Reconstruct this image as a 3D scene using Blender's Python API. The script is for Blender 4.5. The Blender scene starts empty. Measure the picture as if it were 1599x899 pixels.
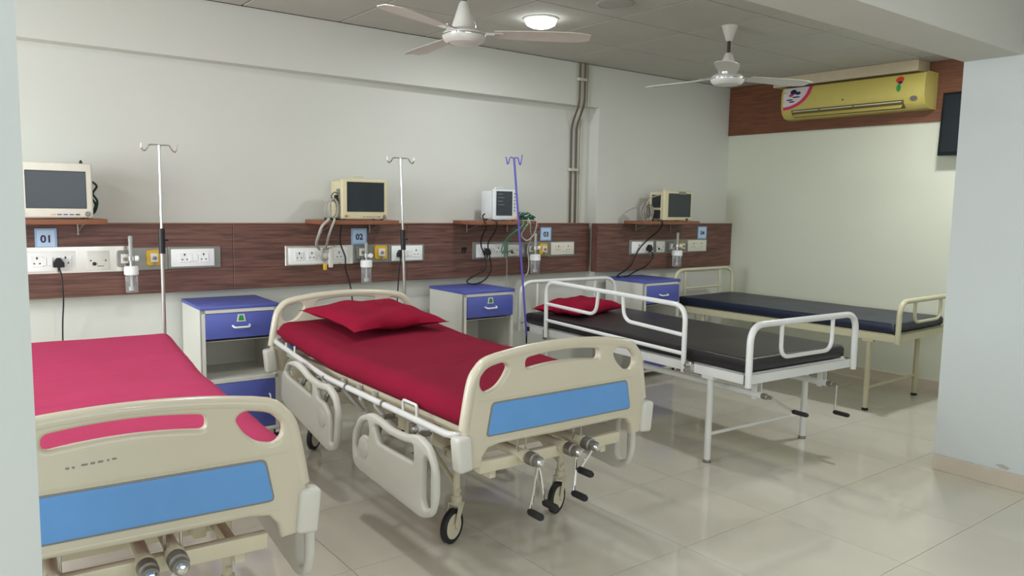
import bpy, bmesh, math, random
from mathutils import Vector, Matrix
random.seed(7)
PI = math.pi
C = bpy.context.scene.collection

# ------------------------------------------------------------------ camera
cam_d = bpy.data.cameras.new('camera'); cam = bpy.data.objects.new('camera', cam_d); C.objects.link(cam)
cam_d.sensor_width = 36.0; cam_d.lens = 36.0 * 1211.2 / 1599.0; cam_d.clip_start = 0.02; cam_d.clip_end = 100
_y, _p, _r = math.radians(37.399), math.radians(6.120), math.radians(-1.015)
fwd = Vector((math.sin(_y)*math.cos(_p), math.cos(_y)*math.cos(_p), -math.sin(_p)))
right = Vector((math.cos(_y), -math.sin(_y), 0)); down = fwd.cross(right)
r2 = right*math.cos(_r) + down*math.sin(_r); d2 = -right*math.sin(_r) + down*math.cos(_r)
cam.matrix_world = Matrix(((r2.x, -d2.x, -fwd.x, 0), (r2.y, -d2.y, -fwd.y, 0), (r2.z, -d2.z, -fwd.z, 1.4), (0, 0, 0, 1)))
bpy.context.scene.camera = cam

# ------------------------------------------------------------------ world, lights, exposure
sc = bpy.context.scene
sc.view_settings.view_transform = 'Standard'; sc.view_settings.look = 'None'
sc.view_settings.gamma = 1.0; sc.view_settings.use_curve_mapping = False
sc.view_settings.exposure = 0.0
W = bpy.data.worlds.new('world'); sc.world = W; W.use_nodes = True
bg = W.node_tree.nodes['Background']; bg.inputs[0].default_value = (0.75, 0.86, 1.0, 1); bg.inputs[1].default_value = 0.8

def area(name, loc, rot, sx, sy, power, col):
    d = bpy.data.lights.new(name, 'AREA'); d.shape = 'RECTANGLE'; d.size = sx; d.size_y = sy; d.energy = power; d.color = col
    o = bpy.data.objects.new(name, d); C.objects.link(o); o.location = loc; o.rotation_euler = rot; return o
# daylight entering by the windows of the room (left wall and the wall behind the camera)
area('daylight_left_window', (-2.52, 0.0, 1.62), (0, -PI/2, 0), 1.35, 2.6, 32, (0.86, 0.94, 1.0))
area('daylight_ward_window', (-2.52, 3.15, 1.55), (0, -PI/2, 0), 1.3, 1.85, 124, (0.88, 0.95, 1.0))
area('daylight_rear_window', (0.9, -2.32, 1.62), (PI/2, 0, 0), 3.0, 1.35, 38, (0.90, 0.96, 1.0))
# unseen ceiling lamps added to brighten floor, beds and right wall: x, y, z, watts
FILL_LAMPS = ((1.1, 2.75, 2.553, 11), (-1.1, 3.3, 2.553, 11), (5.3, 2.35, 2.553, 24), (0.6, 0.3, 2.549, 5), (2.9, 0.3, 2.549, 6), (-1.4, 0.3, 2.549, 5), (2.9, -1.4, 2.549, 6))

# ------------------------------------------------------------------ materials
def lin(c):
    return tuple((v/12.92 if v <= 0.04045 else ((v+0.055)/1.055)**2.4) for v in [x/255.0 for x in c])
MATS = {}
def mat(name, rgb, rough=0.5, metal=0.0, noise=0.04, scale=12.0, bump=0.0, bscale=120.0, coat=0.0, trans=0.0, spec=0.5, alpha=1.0):
    m = bpy.data.materials.new(name); m.use_nodes = True; nt = m.node_tree; b = nt.nodes['Principled BSDF']
    c = lin(rgb)
    tc = nt.nodes.new('ShaderNodeTexCoord')
    nz = nt.nodes.new('ShaderNodeTexNoise'); nz.inputs['Scale'].default_value = scale; nz.inputs['Detail'].default_value = 5
    nt.links.new(tc.outputs['Object'], nz.inputs['Vector'])
    rp = nt.nodes.new('ShaderNodeValToRGB')
    rp.color_ramp.elements[0].position = 0.3; rp.color_ramp.elements[1].position = 0.7
    rp.color_ramp.elements[0].color = tuple(max(0, v*(1-noise)) for v in c)+(1,)
    rp.color_ramp.elements[1].color = tuple(min(1, v*(1+noise)) for v in c)+(1,)
    nt.links.new(nz.outputs['Fac'], rp.inputs['Fac']); nt.links.new(rp.outputs['Color'], b.inputs['Base Color'])
    b.inputs['Roughness'].default_value = rough; b.inputs['Metallic'].default_value = metal
    b.inputs['Coat Weight'].default_value = coat; b.inputs['Transmission Weight'].default_value = trans
    b.inputs['Specular IOR Level'].default_value = spec; b.inputs['Alpha'].default_value = alpha
    if bump > 0:
        n2 = nt.nodes.new('ShaderNodeTexNoise'); n2.inputs['Scale'].default_value = bscale; n2.inputs['Detail'].default_value = 3
        nt.links.new(tc.outputs['Object'], n2.inputs['Vector'])
        bp = nt.nodes.new('ShaderNodeBump'); bp.inputs['Strength'].default_value = bump; bp.inputs['Distance'].default_value = 0.01
        nt.links.new(n2.outputs['Fac'], bp.inputs['Height']); nt.links.new(bp.outputs['Normal'], b.inputs['Normal'])
    MATS[name] = m; return m

def wood(name, c1, c2, rough=0.4, axis=0):
    m = mat(name, c1, rough); nt = m.node_tree; b = nt.nodes['Principled BSDF']
    tc = [n for n in nt.nodes if n.type == 'TEX_COORD'][0]
    mp = nt.nodes.new('ShaderNodeMapping'); s = [22, 22, 22]; s[axis] = 1.2; mp.inputs['Scale'].default_value = s
    nz = nt.nodes.new('ShaderNodeTexNoise'); nz.inputs['Scale'].default_value = 3.5; nz.inputs['Detail'].default_value = 8; nz.inputs['Distortion'].default_value = 0.6
    nt.links.new(tc.outputs['Object'], mp.inputs['Vector']); nt.links.new(mp.outputs['Vector'], nz.inputs['Vector'])
    rp = nt.nodes.new('ShaderNodeValToRGB'); rp.color_ramp.elements[0].position = 0.35; rp.color_ramp.elements[1].position = 0.65
    rp.color_ramp.elements[0].color = lin(c1)+(1,); rp.color_ramp.elements[1].color = lin(c2)+(1,)
    nt.links.new(nz.outputs['Fac'], rp.inputs['Fac']); nt.links.new(rp.outputs['Color'], b.inputs['Base Color'])
    return m

wall_m = mat('painted_wall', (212, 212, 203), 0.75, noise=0.015, scale=2.0, bump=0.05, bscale=60)
wallR_m = mat('painted_side_wall', (208, 210, 190), 0.7, noise=0.015, scale=2.0, bump=0.05, bscale=60)
pil_m = mat('painted_pillar', (198, 203, 200), 0.6, noise=0.015, scale=2.0, bump=0.04, bscale=80)
ceil_m = mat('ceiling_paint', (200, 198, 190), 0.85, noise=0.015, scale=3)
ctile_m = mat('ceiling_tile_board', (186, 184, 174), 0.9, noise=0.03, scale=4, bump=0.1, bscale=200)
grid_m = mat('ceiling_grid', (150, 148, 138), 0.8)
floor_m = mat('vitrified_tile', (206, 200, 184), 0.08, noise=0.05, scale=2.5, spec=0.5)
grout_m = mat('floor_grout', (150, 143, 122), 0.7)
base_m = mat('skirting_tile', (196, 184, 166), 0.25, noise=0.05, scale=6)
lam_m = wood('brown_laminate', (84, 56, 48), (122, 84, 72), 0.42)
band_m = wood('brown_band_wood', (96, 56, 34), (122, 74, 46), 0.45, axis=1)
shelf_m = wood('shelf_wood', (124, 76, 52), (146, 94, 66), 0.5)
cream_m = mat('cream_abs_plastic', (206, 198, 176), 0.28, noise=0.02, scale=3, coat=0.25)
cream2_m = mat('pale_grey_abs_plastic', (212, 210, 200), 0.35, noise=0.02, scale=3)
creamp_m = mat('cream_powder_coat', (214, 206, 180), 0.35, noise=0.03, scale=8)
white_m = mat('white_powder_coat', (226, 226, 222), 0.28, noise=0.03, scale=8, coat=0.2)
ivory_m = mat('ivory_powder_coat', (206, 200, 168), 0.35, noise=0.03, scale=8)
bluep_m = mat('sky_blue_laminate', (100, 156, 216), 0.3, noise=0.03, scale=10)
sheet1_m = mat('crimson_sheet_glare', (182, 58, 96), 0.85, noise=0.04, scale=5, bump=0.25, bscale=400, spec=0.2)  # crimson paled towards pink: window glare and haze mixed into the base colour
sheet_m = mat('crimson_sheet', (132, 16, 46), 0.95, noise=0.06, scale=5, bump=0.25, bscale=400, spec=0.2)
pillow_m = mat('crimson_pillowcase', (146, 16, 48), 0.95, noise=0.06, scale=5, bump=0.25, bscale=400, spec=0.2)
navy_m = mat('navy_rexine', (20, 30, 54), 0.38, noise=0.1, scale=6, bump=0.12, bscale=300)
blackrex_m = mat('black_rexine', (34, 30, 32), 0.36, noise=0.1, scale=6, bump=0.12, bscale=300)
cabw_m = mat('cabinet_offwhite', (216, 214, 204), 0.35, noise=0.02, scale=5)
cabb_m = mat('cabinet_blue', (84, 94, 170), 0.4, noise=0.04, scale=12)
chrome_m = mat('chrome', (225, 225, 225), 0.12, metal=1.0, noise=0.02)
steel_m = mat('brushed_steel', (200, 198, 192), 0.3, metal=1.0, noise=0.03, scale=20)
steeld_m = mat('dull_steel', (150, 146, 138), 0.5, metal=0.8, noise=0.08, scale=20)
alu_m = mat('grey_aluminium_plate', (150, 150, 144), 0.38, metal=0.7, noise=0.04, scale=20)
brightst_m = mat('bright_steel_plate', (236, 232, 224), 0.24, metal=1.0, noise=0.02)
black_m = mat('black_plastic', (22, 22, 24), 0.45, noise=0.1)
rubber_m = mat('black_rubber', (34, 33, 33), 0.6, noise=0.1)
cable_m = mat('black_cable', (20, 20, 22), 0.5)
gcable_m = mat('grey_cable', (178, 172, 162), 0.5)
green_m = mat('green_tube', (70, 150, 110), 0.4)
dgreen_m = mat('dark_green_cable', (20, 56, 48), 0.5)
purple_m = mat('purple_paint', (92, 84, 176), 0.4, noise=0.05)
pwhite_m = mat('white_switch_plastic', (244, 244, 240), 0.3, noise=0.01)
slot_m = mat('dark_socket_hole', (40, 38, 36), 0.6)
yell_m = mat('yellow_outlet', (222, 176, 40), 0.4)
greyo_m = mat('grey_outlet', (132, 132, 126), 0.4)
frost_m = mat('frosted_tube', (196, 198, 192), 0.25, trans=0.25, noise=0.0)
clear_m = mat('clear_bottle', (238, 242, 244), 0.08, trans=0.85, noise=0.0)
screen_m = mat('dark_screen', (34, 42, 46), 0.18, noise=0.08, scale=3)
screen3_m = mat('slate_screen', (52, 60, 64), 0.25, noise=0.05, scale=3)
monw_m = mat('monitor_white', (226, 222, 206), 0.35)
monc_m = mat('monitor_cream', (216, 206, 168), 0.4)
monh_m = mat('monitor_bright_white', (216, 220, 222), 0.4)
signb_m = mat('sign_pale_blue', (192, 216, 240), 0.3, noise=0.01)
signe_m = mat('sign_edge', (150, 188, 224), 0.3)
ink_m = mat('navy_ink', (26, 34, 78), 0.5)
pipe_m = mat('copper_pipe_painted', (98, 82, 62), 0.45, noise=0.08, scale=10)
conduit_m = mat('painted_conduit', (196, 194, 178), 0.6)
acy_m = mat('yellow_conditioner_shell', (192, 178, 96), 0.25, noise=0.02)
acd_m = mat('dark_vent', (96, 86, 44), 0.6)
stk_m = mat('sticker_white', (214, 206, 206), 0.4)
pink_m = mat('sticker_pink', (206, 44, 96), 0.4)
red_m = mat('sticker_red', (210, 62, 40), 0.4)
greenst_m = mat('sticker_green', (30, 140, 60), 0.4)
maroon_m = mat('maroon_rod', (70, 44, 42), 0.4)
fan_m = mat('fan_white', (212, 210, 202), 0.35)
fanp_m = mat('fan_pinkish_white', (206, 198, 188), 0.4)
orange_m = mat('orange_knob', (226, 170, 120), 0.4)
tv_m = mat('black_television', (14, 20, 24), 0.3)
fr_m = mat('window_frame', (190, 190, 186), 0.4)
scuff_m = mat('scuffed_plaster', (176, 170, 164), 0.8)

def emis(name, col, s):
    m = bpy.data.materials.new(name); m.use_nodes = True; b = m.node_tree.nodes['Principled BSDF']
    b.inputs['Base Color'].default_value = (0.8, 0.8, 0.8, 1)
    b.inputs['Emission Color'].default_value = col+(1,); b.inputs['Emission Strength'].default_value = s; return m
lamp_m = emis('lamp_diffuser', (0.93, 0.98, 1.0), 14)
lampoff_m = mat('lamp_off', (168, 166, 160), 0.5)

# ------------------------------------------------------------------ mesh helpers
class MB:
    def __init__(s): s.bm = bmesh.new()
    def box(s, c, d, rot=None, bev=0.0, seg=2):
        r = bmesh.ops.create_cube(s.bm, size=1.0); vs = r['verts']
        M = Matrix.Translation(c) @ (rot.to_4x4() if rot else Matrix.Identity(4)) @ Matrix.Diagonal((d[0], d[1], d[2], 1))
        bmesh.ops.transform(s.bm, matrix=M, verts=vs)
        if bev > 0:
            es = list({e for v in vs for e in v.link_edges})
            bmesh.ops.bevel(s.bm, geom=es, offset=bev, segments=seg, profile=0.5, affect='EDGES')
        return s
    def span(s, x0, x1, y0, y1, z0, z1, bev=0.0, seg=2):
        return s.box(((x0+x1)/2, (y0+y1)/2, (z0+z1)/2), (abs(x1-x0), abs(y1-y0), abs(z1-z0)), bev=bev, seg=seg)
    def tube(s, pts, r, n=10, closed=False, caps=True):
        pts = [Vector(p) for p in pts]; N = len(pts); rings = []; up = None
        for i, p in enumerate(pts):
            if closed: t = (pts[(i+1) % N]-pts[i-1])
            elif i == 0: t = pts[1]-p
            elif i == N-1: t = p-pts[i-1]
            else: t = (pts[i+1]-p).normalized()+(p-pts[i-1]).normalized()
            t.normalize()
            if up is None:
                up = Vector((0, 0, 1)) if abs(t.z) < 0.9 else Vector((1, 0, 0))
            up = (up - t*up.dot(t)).normalized(); sd = t.cross(up)
            rr = r[i] if isinstance(r, (list, tuple)) else r
            rings.append([s.bm.verts.new(p+(up*math.cos(2*PI*k/n)+sd*math.sin(2*PI*k/n))*rr) for k in range(n)])
        for i in range(N if closed else N-1):
            a, b = rings[i], rings[(i+1) % N]
            for k in range(n): s.bm.faces.new((a[k], a[(k+1) % n], b[(k+1) % n], b[k]))
        if caps and not closed: s.bm.faces.new(rings[0][::-1]); s.bm.faces.new(rings[-1])
        return s
    def lathe(s, prof, c=(0, 0, 0), rot=None, n=20):
        M = Matrix.Translation(c) @ (rot.to_4x4() if rot else Matrix.Identity(4)); rings = []
        for (r, z) in prof: rings.append([s.bm.verts.new(M @ Vector((max(r, 1e-4)*math.cos(2*PI*k/n), max(r, 1e-4)*math.sin(2*PI*k/n), z))) for k in range(n)])
        for a, b in zip(rings, rings[1:]):
            for k in range(n): s.bm.faces.new((a[k], a[(k+1) % n], b[(k+1) % n], b[k]))
        s.bm.faces.new(rings[0][::-1]); s.bm.faces.new(rings[-1]); return s
    def poly(s, pts, off):
        """prism: 3D polygon pts extruded by vector off"""
        a = [s.bm.verts.new(p) for p in pts]; b = [s.bm.verts.new(Vector(p)+Vector(off)) for p in pts]; n = len(a)
        s.bm.faces.new(a); s.bm.faces.new(b[::-1])
        for k in range(n): s.bm.faces.new((a[k], b[k], b[(k+1) % n], a[(k+1) % n]))
        return s
    def build(s, name, m, parent=None, smooth=35, kind=None):
        bmesh.ops.recalc_face_normals(s.bm, faces=s.bm.faces)
        me = bpy.data.meshes.new(name); s.bm.to_mesh(me); s.bm.free()
        me.materials.append(m)
        if smooth:
            for p in me.polygons: p.use_smooth = True
            try: me.set_sharp_from_angle(angle=math.radians(smooth))
            except Exception: pass
        o = bpy.data.objects.new(name, me); C.objects.link(o)
        if parent: o.parent = parent
        if kind: o['kind'] = kind
        return o

def tag(o, label=None, cat=None, group=None):
    if label: o['label'] = label
    if cat: o['category'] = cat
    if group: o['group'] = group
    return o
def thing(name, label, cat, loc=(0, 0, 0), rz=0, group=None):
    o = bpy.data.objects.new(name, None); C.objects.link(o); o.location = loc; o.rotation_euler = (0, 0, rz)
    o.empty_display_size = 0.1
    return tag(o, label, cat, group)
def struct(o): o['kind'] = 'structure'; return o

def rnd(pts, r, seg=6, closed=False):
    """round the corners of a polyline; r scalar or list"""
    P = [Vector(p) for p in pts]; N = len(P); out = []
    for i, p in enumerate(P):
        if not closed and i in (0, N-1): out.append(p); continue
        a, b = P[i-1], P[(i+1) % N]; ra = r[i] if isinstance(r, (list, tuple)) else r
        da, db = (a-p), (b-p); k = min(ra, da.length*0.49, db.length*0.49)
        if k < 1e-4: out.append(p); continue
        s0 = p+da.normalized()*k; s1 = p+db.normalized()*k
        for j in range(seg+1):
            t = j/seg; out.append(s0*(1-t)**2+p*2*t*(1-t)+s1*t*t)
    return out
def smoothline(pts, n=6):
    """Catmull-Rom through points"""
    P = [Vector(p) for p in pts]; P = [P[0]*2-P[1]]+P+[P[-1]*2-P[-2]]; out = []
    for i in range(1, len(P)-2):
        for j in range(n):
            t = j/n; a, b, c, d = P[i-1:i+3]
            out.append(0.5*((2*b)+(c-a)*t+(2*a-5*b+4*c-d)*t*t+(3*b-a-3*c+d)*t**3))
    out.append(P[-2]); return out

def plate(name, m, outer, holes, depth, bevel, parent, place, smooth=40):
    """solid plate with holes. 2-D outlines; place maps local (u,v,w) to parent space as a Matrix"""
    cu = bpy.data.curves.new('outline', 'CURVE'); cu.dimensions = '2D'; cu.fill_mode = 'BOTH'
    for loop in [outer]+holes:
        sp = cu.splines.new('POLY'); sp.points.add(len(loop)-1); sp.use_cyclic_u = True
        for i, p in enumerate(loop): sp.points[i].co = (p[0], p[1], 0, 1)
    cu.extrude = depth/2-bevel; cu.bevel_depth = bevel; cu.bevel_resolution = 3; cu.offset = -bevel
    tmp = bpy.data.objects.new('tmp', cu); C.objects.link(tmp)
    dg = bpy.context.evaluated_depsgraph_get(); dg.update()
    me = bpy.data.meshes.new_from_object(tmp.evaluated_get(dg)); bpy.data.objects.remove(tmp); bpy.data.curves.remove(cu)
    me.transform(place); me.materials.clear(); me.materials.append(m); me.name = name
    bm = bmesh.new(); bm.from_mesh(me); bmesh.ops.remove_doubles(bm, verts=bm.verts, dist=1e-5); bmesh.ops.recalc_face_normals(bm, faces=bm.faces); bm.to_mesh(me); bm.free()
    for p in me.polygons: p.use_smooth = True
    try: me.set_sharp_from_angle(angle=math.radians(smooth))
    except Exception: pass
    o = bpy.data.objects.new(name, me); C.objects.link(o); o.parent = parent; return o
XZ = Matrix(((1, 0, 0, 0), (0, 0, -1, 0), (0, 1, 0, 0), (0, 0, 0, 1)))      # (u,v) -> x,z ; w -> -y
YZ = Matrix(((0, 0, 1, 0), (1, 0, 0, 0), (0, 1, 0, 0), (0, 0, 0, 1)))       # (u,v) -> y,z ; w -> x
def r2(pts, r, seg=5):
    return [(p.x, p.y) for p in rnd([(a, b, 0) for a, b in pts], r, seg, closed=True)]

def copy_tree(o, parent=None):
    c = o.copy(); C.objects.link(c); c.parent = parent
    for ch in [x for x in bpy.data.objects if x.parent == o]: copy_tree(ch, c)
    return c

def digits(txt, x, y, z, h, m, parent):
    """raised lettering facing -y"""
    cu = bpy.data.curves.new('numeral', 'FONT'); cu.body = txt; cu.size = h*1.38; cu.extrude = 0.0008; cu.offset = h*0.03; cu.align_x = 'CENTER'; cu.resolution_u = 4
    tmp = bpy.data.objects.new('tmp', cu); C.objects.link(tmp)
    dg = bpy.context.evaluated_depsgraph_get(); dg.update()
    me = bpy.data.meshes.new_from_object(tmp.evaluated_get(dg)); bpy.data.objects.remove(tmp)
    me.transform(Matrix.Translation((0, y, z)) @ XZ); me.materials.clear(); me.materials.append(m); me.name = 'numeral'
    o = bpy.data.objects.new('numeral', me); C.objects.link(o); o.parent = parent; return o

# ------------------------------------------------------------------ room shell
YW, YF, XR, ZC = 4.92, 4.81, 6.30, 2.553
XL, YB = -2.6, -2.4
fl = MB().span(XL, XR+0.1, YB, YW+0.1, -0.12, -0.004).build('floor', grout_m, smooth=0); struct(fl)
P_ = 0.606
tile_me = None
for i in range(-7, 9):
    for j in range(-7, 6):
        x0, x1 = 1.25+P_*i, 1.25+P_*(i+1); y0, y1 = 1.40+P_*j, 1.40+P_*(j+1)
        x0c, x1c, y0c, y1c = max(x0, XL), min(x1, XR), max(y0, YB), min(y1, YW)
        if x1c-x0c < 0.03 or y1c-y0c < 0.03: continue
        if tile_me is None or (x0c, x1c, y0c, y1c) != (x0, x1, y0, y1):
            g = 0.0012
            o = MB().span(-(x1c-x0c)/2+g, (x1c-x0c)/2-g, -(y1c-y0c)/2+g, (y1c-y0c)/2-g, -0.004, 0).build('floor_tile', floor_m, fl, smooth=0)
            if (x0c, x1c, y0c, y1c) == (x0, x1, y0, y1): tile_me = o.data
        else:
            o = bpy.data.objects.new('floor_tile', tile_me); C.objects.link(o); o.parent = fl
        o.location = ((x0c+x1c)/2, (y0c+y1c)/2, 0)

# back wall: recessed bay left, beam over it, flush section right of it
struct(MB().span(XL-0.1, XR+0.1, YW, YW+0.12, 0, ZC+0.1).build('wall_back', wall_m, smooth=0))
struct(MB().span(XL, 4.56, YF, YW, 2.215, ZC).build('trim_beam', wall_m, smooth=0))
struct(MB().span(4.56, XR, YF, YW, 0, ZC).build('trim_column', wall_m, smooth=0))
struct(MB().span(XR, XR+0.12, 1.2, YW, 0, ZC+0.1).build('wall_right', wallR_m, smooth=0))
# left wall with two window openings
wl = MB()
wl.span(XL-0.12, XL, YB, YW, 0, 0.93).span(XL-0.12, XL, YB, YW, 2.3, ZC+0.1)
for a, b in ((YB, -1.33), (1.33, 2.22), (4.08, YW)): wl.span(XL-0.12, XL, a, b, 0.93, 2.3)
struct(wl.build('wall_left', wall_m, smooth=0))
wr = MB()
wr.span(XL-0.12, XR, YB-0.12, YB, 0, 0.93).span(XL-0.12, XR, YB-0.12, YB, 2.3, ZC+0.1)
for a, b in ((XL-0.12, -0.63), (2.43, XR)): wr.span(a, b, YB-0.12, YB, 0.93, 2.3)
struct(wr.build('wall_front', wall_m, smooth=0))
def window(n, horiz, a, b, c):
    f = MB(); t = 0.025
    def put(u0, u1, z0, z1, dd=0.03):
        if horiz: f.span(u0, u1, c-dd, c+dd, z0, z1)
        else: f.span(c-dd, c+dd, u0, u1, z0, z1)
    put(a, b, 0.93, 0.93+t*1.6); put(a, b, 2.3-t*1.6, 2.3); put(a, a+t*1.6, 0.93, 2.3); put(b-t*1.6, b, 0.93, 2.3)
    k = int((b-a)/0.85)
    for i in range(1, k+1): u = a+(b-a)*i/(k+1); put(u-t/2, u+t/2, 0.93, 2.3)
    struct(f.build('window_%d' % n, fr_m, smooth=0))
window(1, False, -1.33, 1.33, XL-0.06); window(2, False, 2.22, 4.08, XL-0.06); window(3, True, -0.63, 2.43, YB-0.06)

# ceiling with lay-in tiles in the ward and a plain slab over the passage
ce = MB().span(XL-0.1, XR+0.1, YB-0.1, YW+0.1, ZC+0.012, ZC+0.12).build('ceiling', grid_m, smooth=0); struct(ce)
cp = MB().span(XL, XR, YB, 1.61, ZC-0.004, ZC+0.012).build('passage_ceiling', ceil_m, ce, smooth=0)
Q = 0.63; cme = None
for i in range(-11, 4):
    for j in range(-3, 2):
        x0, x1 = 4.12+Q*i, 4.12+Q*(i+1); y0, y1 = 3.54+Q*j, 3.54+Q*(j+1)
        a, b, c, d = max(x0, XL), min(x1, XR), max(y0, 1.88), min(y1, YF)
        if b-a < 0.03 or d-c < 0.03: continue
        full = (a, b, c, d) == (x0, x1, y0, y1); g = 0.006
        if cme is None or not full:
            o = MB().span(-(b-a)/2+g, (b-a)/2-g, -(d-c)/2+g, (d-c)/2-g, 0, 0.012, bev=0.002, seg=1).build('ceiling_tile', ctile_m, ce, smooth=0)
            if full: cme = o.data
        else:
            o = bpy.data.objects.new('ceiling_tile', cme); C.objects.link(o); o.parent = ce
        o.location = ((a+b)/2, (c+d)/2, ZC)

for (x, y, z, pw) in FILL_LAMPS:
    MB().lathe([(0.105, 0.001), (0.107, -0.006), (0.098, -0.011), (0.002, -0.013)], (x, y, z), n=32).build('added_fill_lamp', lamp_m, ce)
    d = bpy.data.lights.new('lamp_light', 'AREA'); d.shape = 'DISK'; d.size = 0.19; d.energy = pw; d.color = (0.95, 0.97, 1.0)
    o = bpy.data.objects.new('lamp_light', d); C.objects.link(o); o.location = (x, y, z-0.02)
# cross beam over the opening, left jamb pillar, right wall return
struct(MB().span(XL, XR, 1.607, 1.876, 2.18, ZC+0.012).build('trim_crossbeam', ceil_m, smooth=0))
struct(MB().span(-0.13, 0.149, 1.607, 1.876, 0, 2.18).build('wall_pillar', pil_m, smooth=0))
struct(MB().span(4.37, XR, YB, 1.876, 0, 2.18).build('wall_return', pil_m, smooth=0))
struct(MB().span(4.37, XR, YB, 1.607, 2.18, ZC).build('wall_return_upper', pil_m, smooth=0))
# skirtings
struct(MB().span(4.358, 4.37, YB, 1.876, 0, 0.085, bev=0.002, seg=1).build('baseboard_return', base_m, smooth=0))
struct(MB().span(XR-0.012, XR, 1.88, YF, 0, 0.085, bev=0.002, seg=1).build('baseboard_right', base_m, smooth=0))
struct(MB().span(XL, 4.56, YW-0.012, YW, 0, 0.085, bev=0.002, seg=1).build('baseboard_back', base_m, smooth=0))
struct(MB().span(4.56, XR-0.012, YF-0.012, YF, 0, 0.085, bev=0.002, seg=1).build('baseboard_column', base_m, smooth=0))
sc1 = MB().poly([(4.3695, 1.50, 0.106), (4.3695, 1.535, 0.118), (4.3695, 1.57, 0.11), (4.3695, 1.545, 0.098), (4.3695, 1.515, 0.094)], (-0.0012, 0, 0)).build('paint_chip', scuff_m, bpy.data.objects['wall_return'], smooth=0)

# ------------------------------------------------------------------ bed-head panel (laminate trunking)
hp = thing('bedhead_panel', 'long brown wood-grain bedhead panel from the left edge to the column, signs 01 to 03', 'panel', (1.8, 4.92, 0.85))
hp2 = thing('bedhead_panel', 'shorter brown wood-grain bedhead panel on the column section, behind the fourth bed', 'panel', (5.4, 4.81, 0.85))
def seam(x0, x1, yf, yb, h, z0=0.85, z1=1.25):
    L = h.location; return MB().span(x0-L.x, x1-L.x, yf-L.y, yb-L.y, z0-L.z, z1-L.z, bev=0.002, seg=1).build('laminate_board', lam_m, h, smooth=0)
for a, b in ((-0.9, 0.31), (0.312, 1.53), (1.532, 2.75), (2.752, 3.97), (3.972, 4.508)): seam(a, b, 4.835, YW-0.0005, hp)
seam(4.51, 5.40, 4.73, YF-0.0005, hp2); seam(5.402, XR-0.001, 4.73, YF-0.0005, hp2)
for h, a, b, c, d in ((hp, -0.9, 4.508, 4.829, YW-0.0005), (hp2, 4.51, XR-0.001, 4.724, YF-0.0005)):
    L = h.location; MB().span(a-L.x, b-L.x, c-L.y, d-L.y, 1.2505-L.z, 1.257-L.z).build('edge_strip', shelf_m, h, smooth=0)

# ------------------------------------------------------------------ outlets and switchboards
def screws(b, x0, x1, z0, z1, y):
    for x in (x0+0.008, x1-0.008):
        for z in (z0+0.008, z1-0.008): b.lathe([(0.0028, 0), (0.0028, 0.0015)], (x, y, z), Matrix.Rotation(PI/2, 3, 'X'), n=8)
def socket_holes(b, x, z, y, s=1.0):
    b.box((x, y, z+0.017*s), (0.007*s, 0.002, 0.012*s)); b.box((x-0.013*s, y, z-0.012*s), (0.008*s, 0.002, 0.006*s), Matrix.Rotation(0.3, 3, 'Y')); b.box((x+0.013*s, y, z-0.012*s), (0.008*s, 0.002, 0.006*s), Matrix.Rotation(-0.3, 3, 'Y'))
def switchboard(x0, x1, z0, z1, y, label, socks=(0.25, 0.75), plugm=None, m=pwhite_m, group=None):
    cx, cz = (x0+x1)/2, (z0+z1)/2; w = x1-x0
    t = thing('switchboard', label, 'socket', (cx, y, cz), group=group)
    MB().span(-w/2, w/2, -0.012, 0, z0-cz, z1-cz, bev=0.003).build('face_plate', m, t)
    h = (z1-z0)
    for k, fx in enumerate(socks):
        x = -w/2+w*fx
        o = MB().span(x-0.030, x+0.030, -0.0155, -0.012, -0.028, 0.028, bev=0.002, seg=1).build('socket', m, t)
        b = MB(); socket_holes(b, x, 0.002, -0.016); b.build('socket_holes', slot_m, o, smooth=0)
    sw = [0.5] if len(socks) == 2 else []
    for fx in sw:
        x = -w/2+w*fx
        n = 2
        for q in range(n):
            MB().span(x-0.027+q*0.028, x-0.001+q*0.028, -0.017, -0.012, -0.022, 0.022, bev=0.002, seg=1).build('rocker_switch', m, t)
    return t
def plate_thing(x0, x1, z0, z1, y, m, label, d=0.006):
    t = MB().span(-(x1-x0)/2, (x1-x0)/2, -d, 0, -(z1-z0)/2, (z1-z0)/2, bev=0.0015, seg=1).build('mounting_plate', m, smooth=0)
    t.location = ((x0+x1)/2, y, (z0+z1)/2); return tag(t, label, 'plate')
def gas_outlet(x0, x1, z0, z1, y, label, m, ring):
    """terminal unit: coloured rounded ring, ivory square body, socket"""
    cx, cz = (x0+x1)/2, (z0+z1)/2; w, h = (x1-x0)/2, (z1-z0)/2
    t = thing('gas_outlet', label, 'outlet', (cx, y, cz))
    plate('outlet_ring', ring, r2([(-w, -h), (w, -h), (w, h), (-w, h)], w*0.4), [], 0.016, 0.003, t, Matrix.Translation((0, -0.008, 0)) @ XZ)
    MB().span(-w*0.55, w*0.55, -0.03, -0.016, -h*0.55, h*0.6, bev=0.004).build('outlet_body', m, t)
    MB().lathe([(0.011, 0), (0.011, 0.006), (0.007, 0.008)], (0, -0.03, 0), Matrix.Rotation(PI/2, 3, 'X')).build('outlet_socket', steeld_m, t)
    MB().span(-0.006, 0.006, -0.034, -0.02, -h*1.05, -h*0.55, bev=0.002).build('release_latch', greyo_m, t)
    return t
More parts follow.
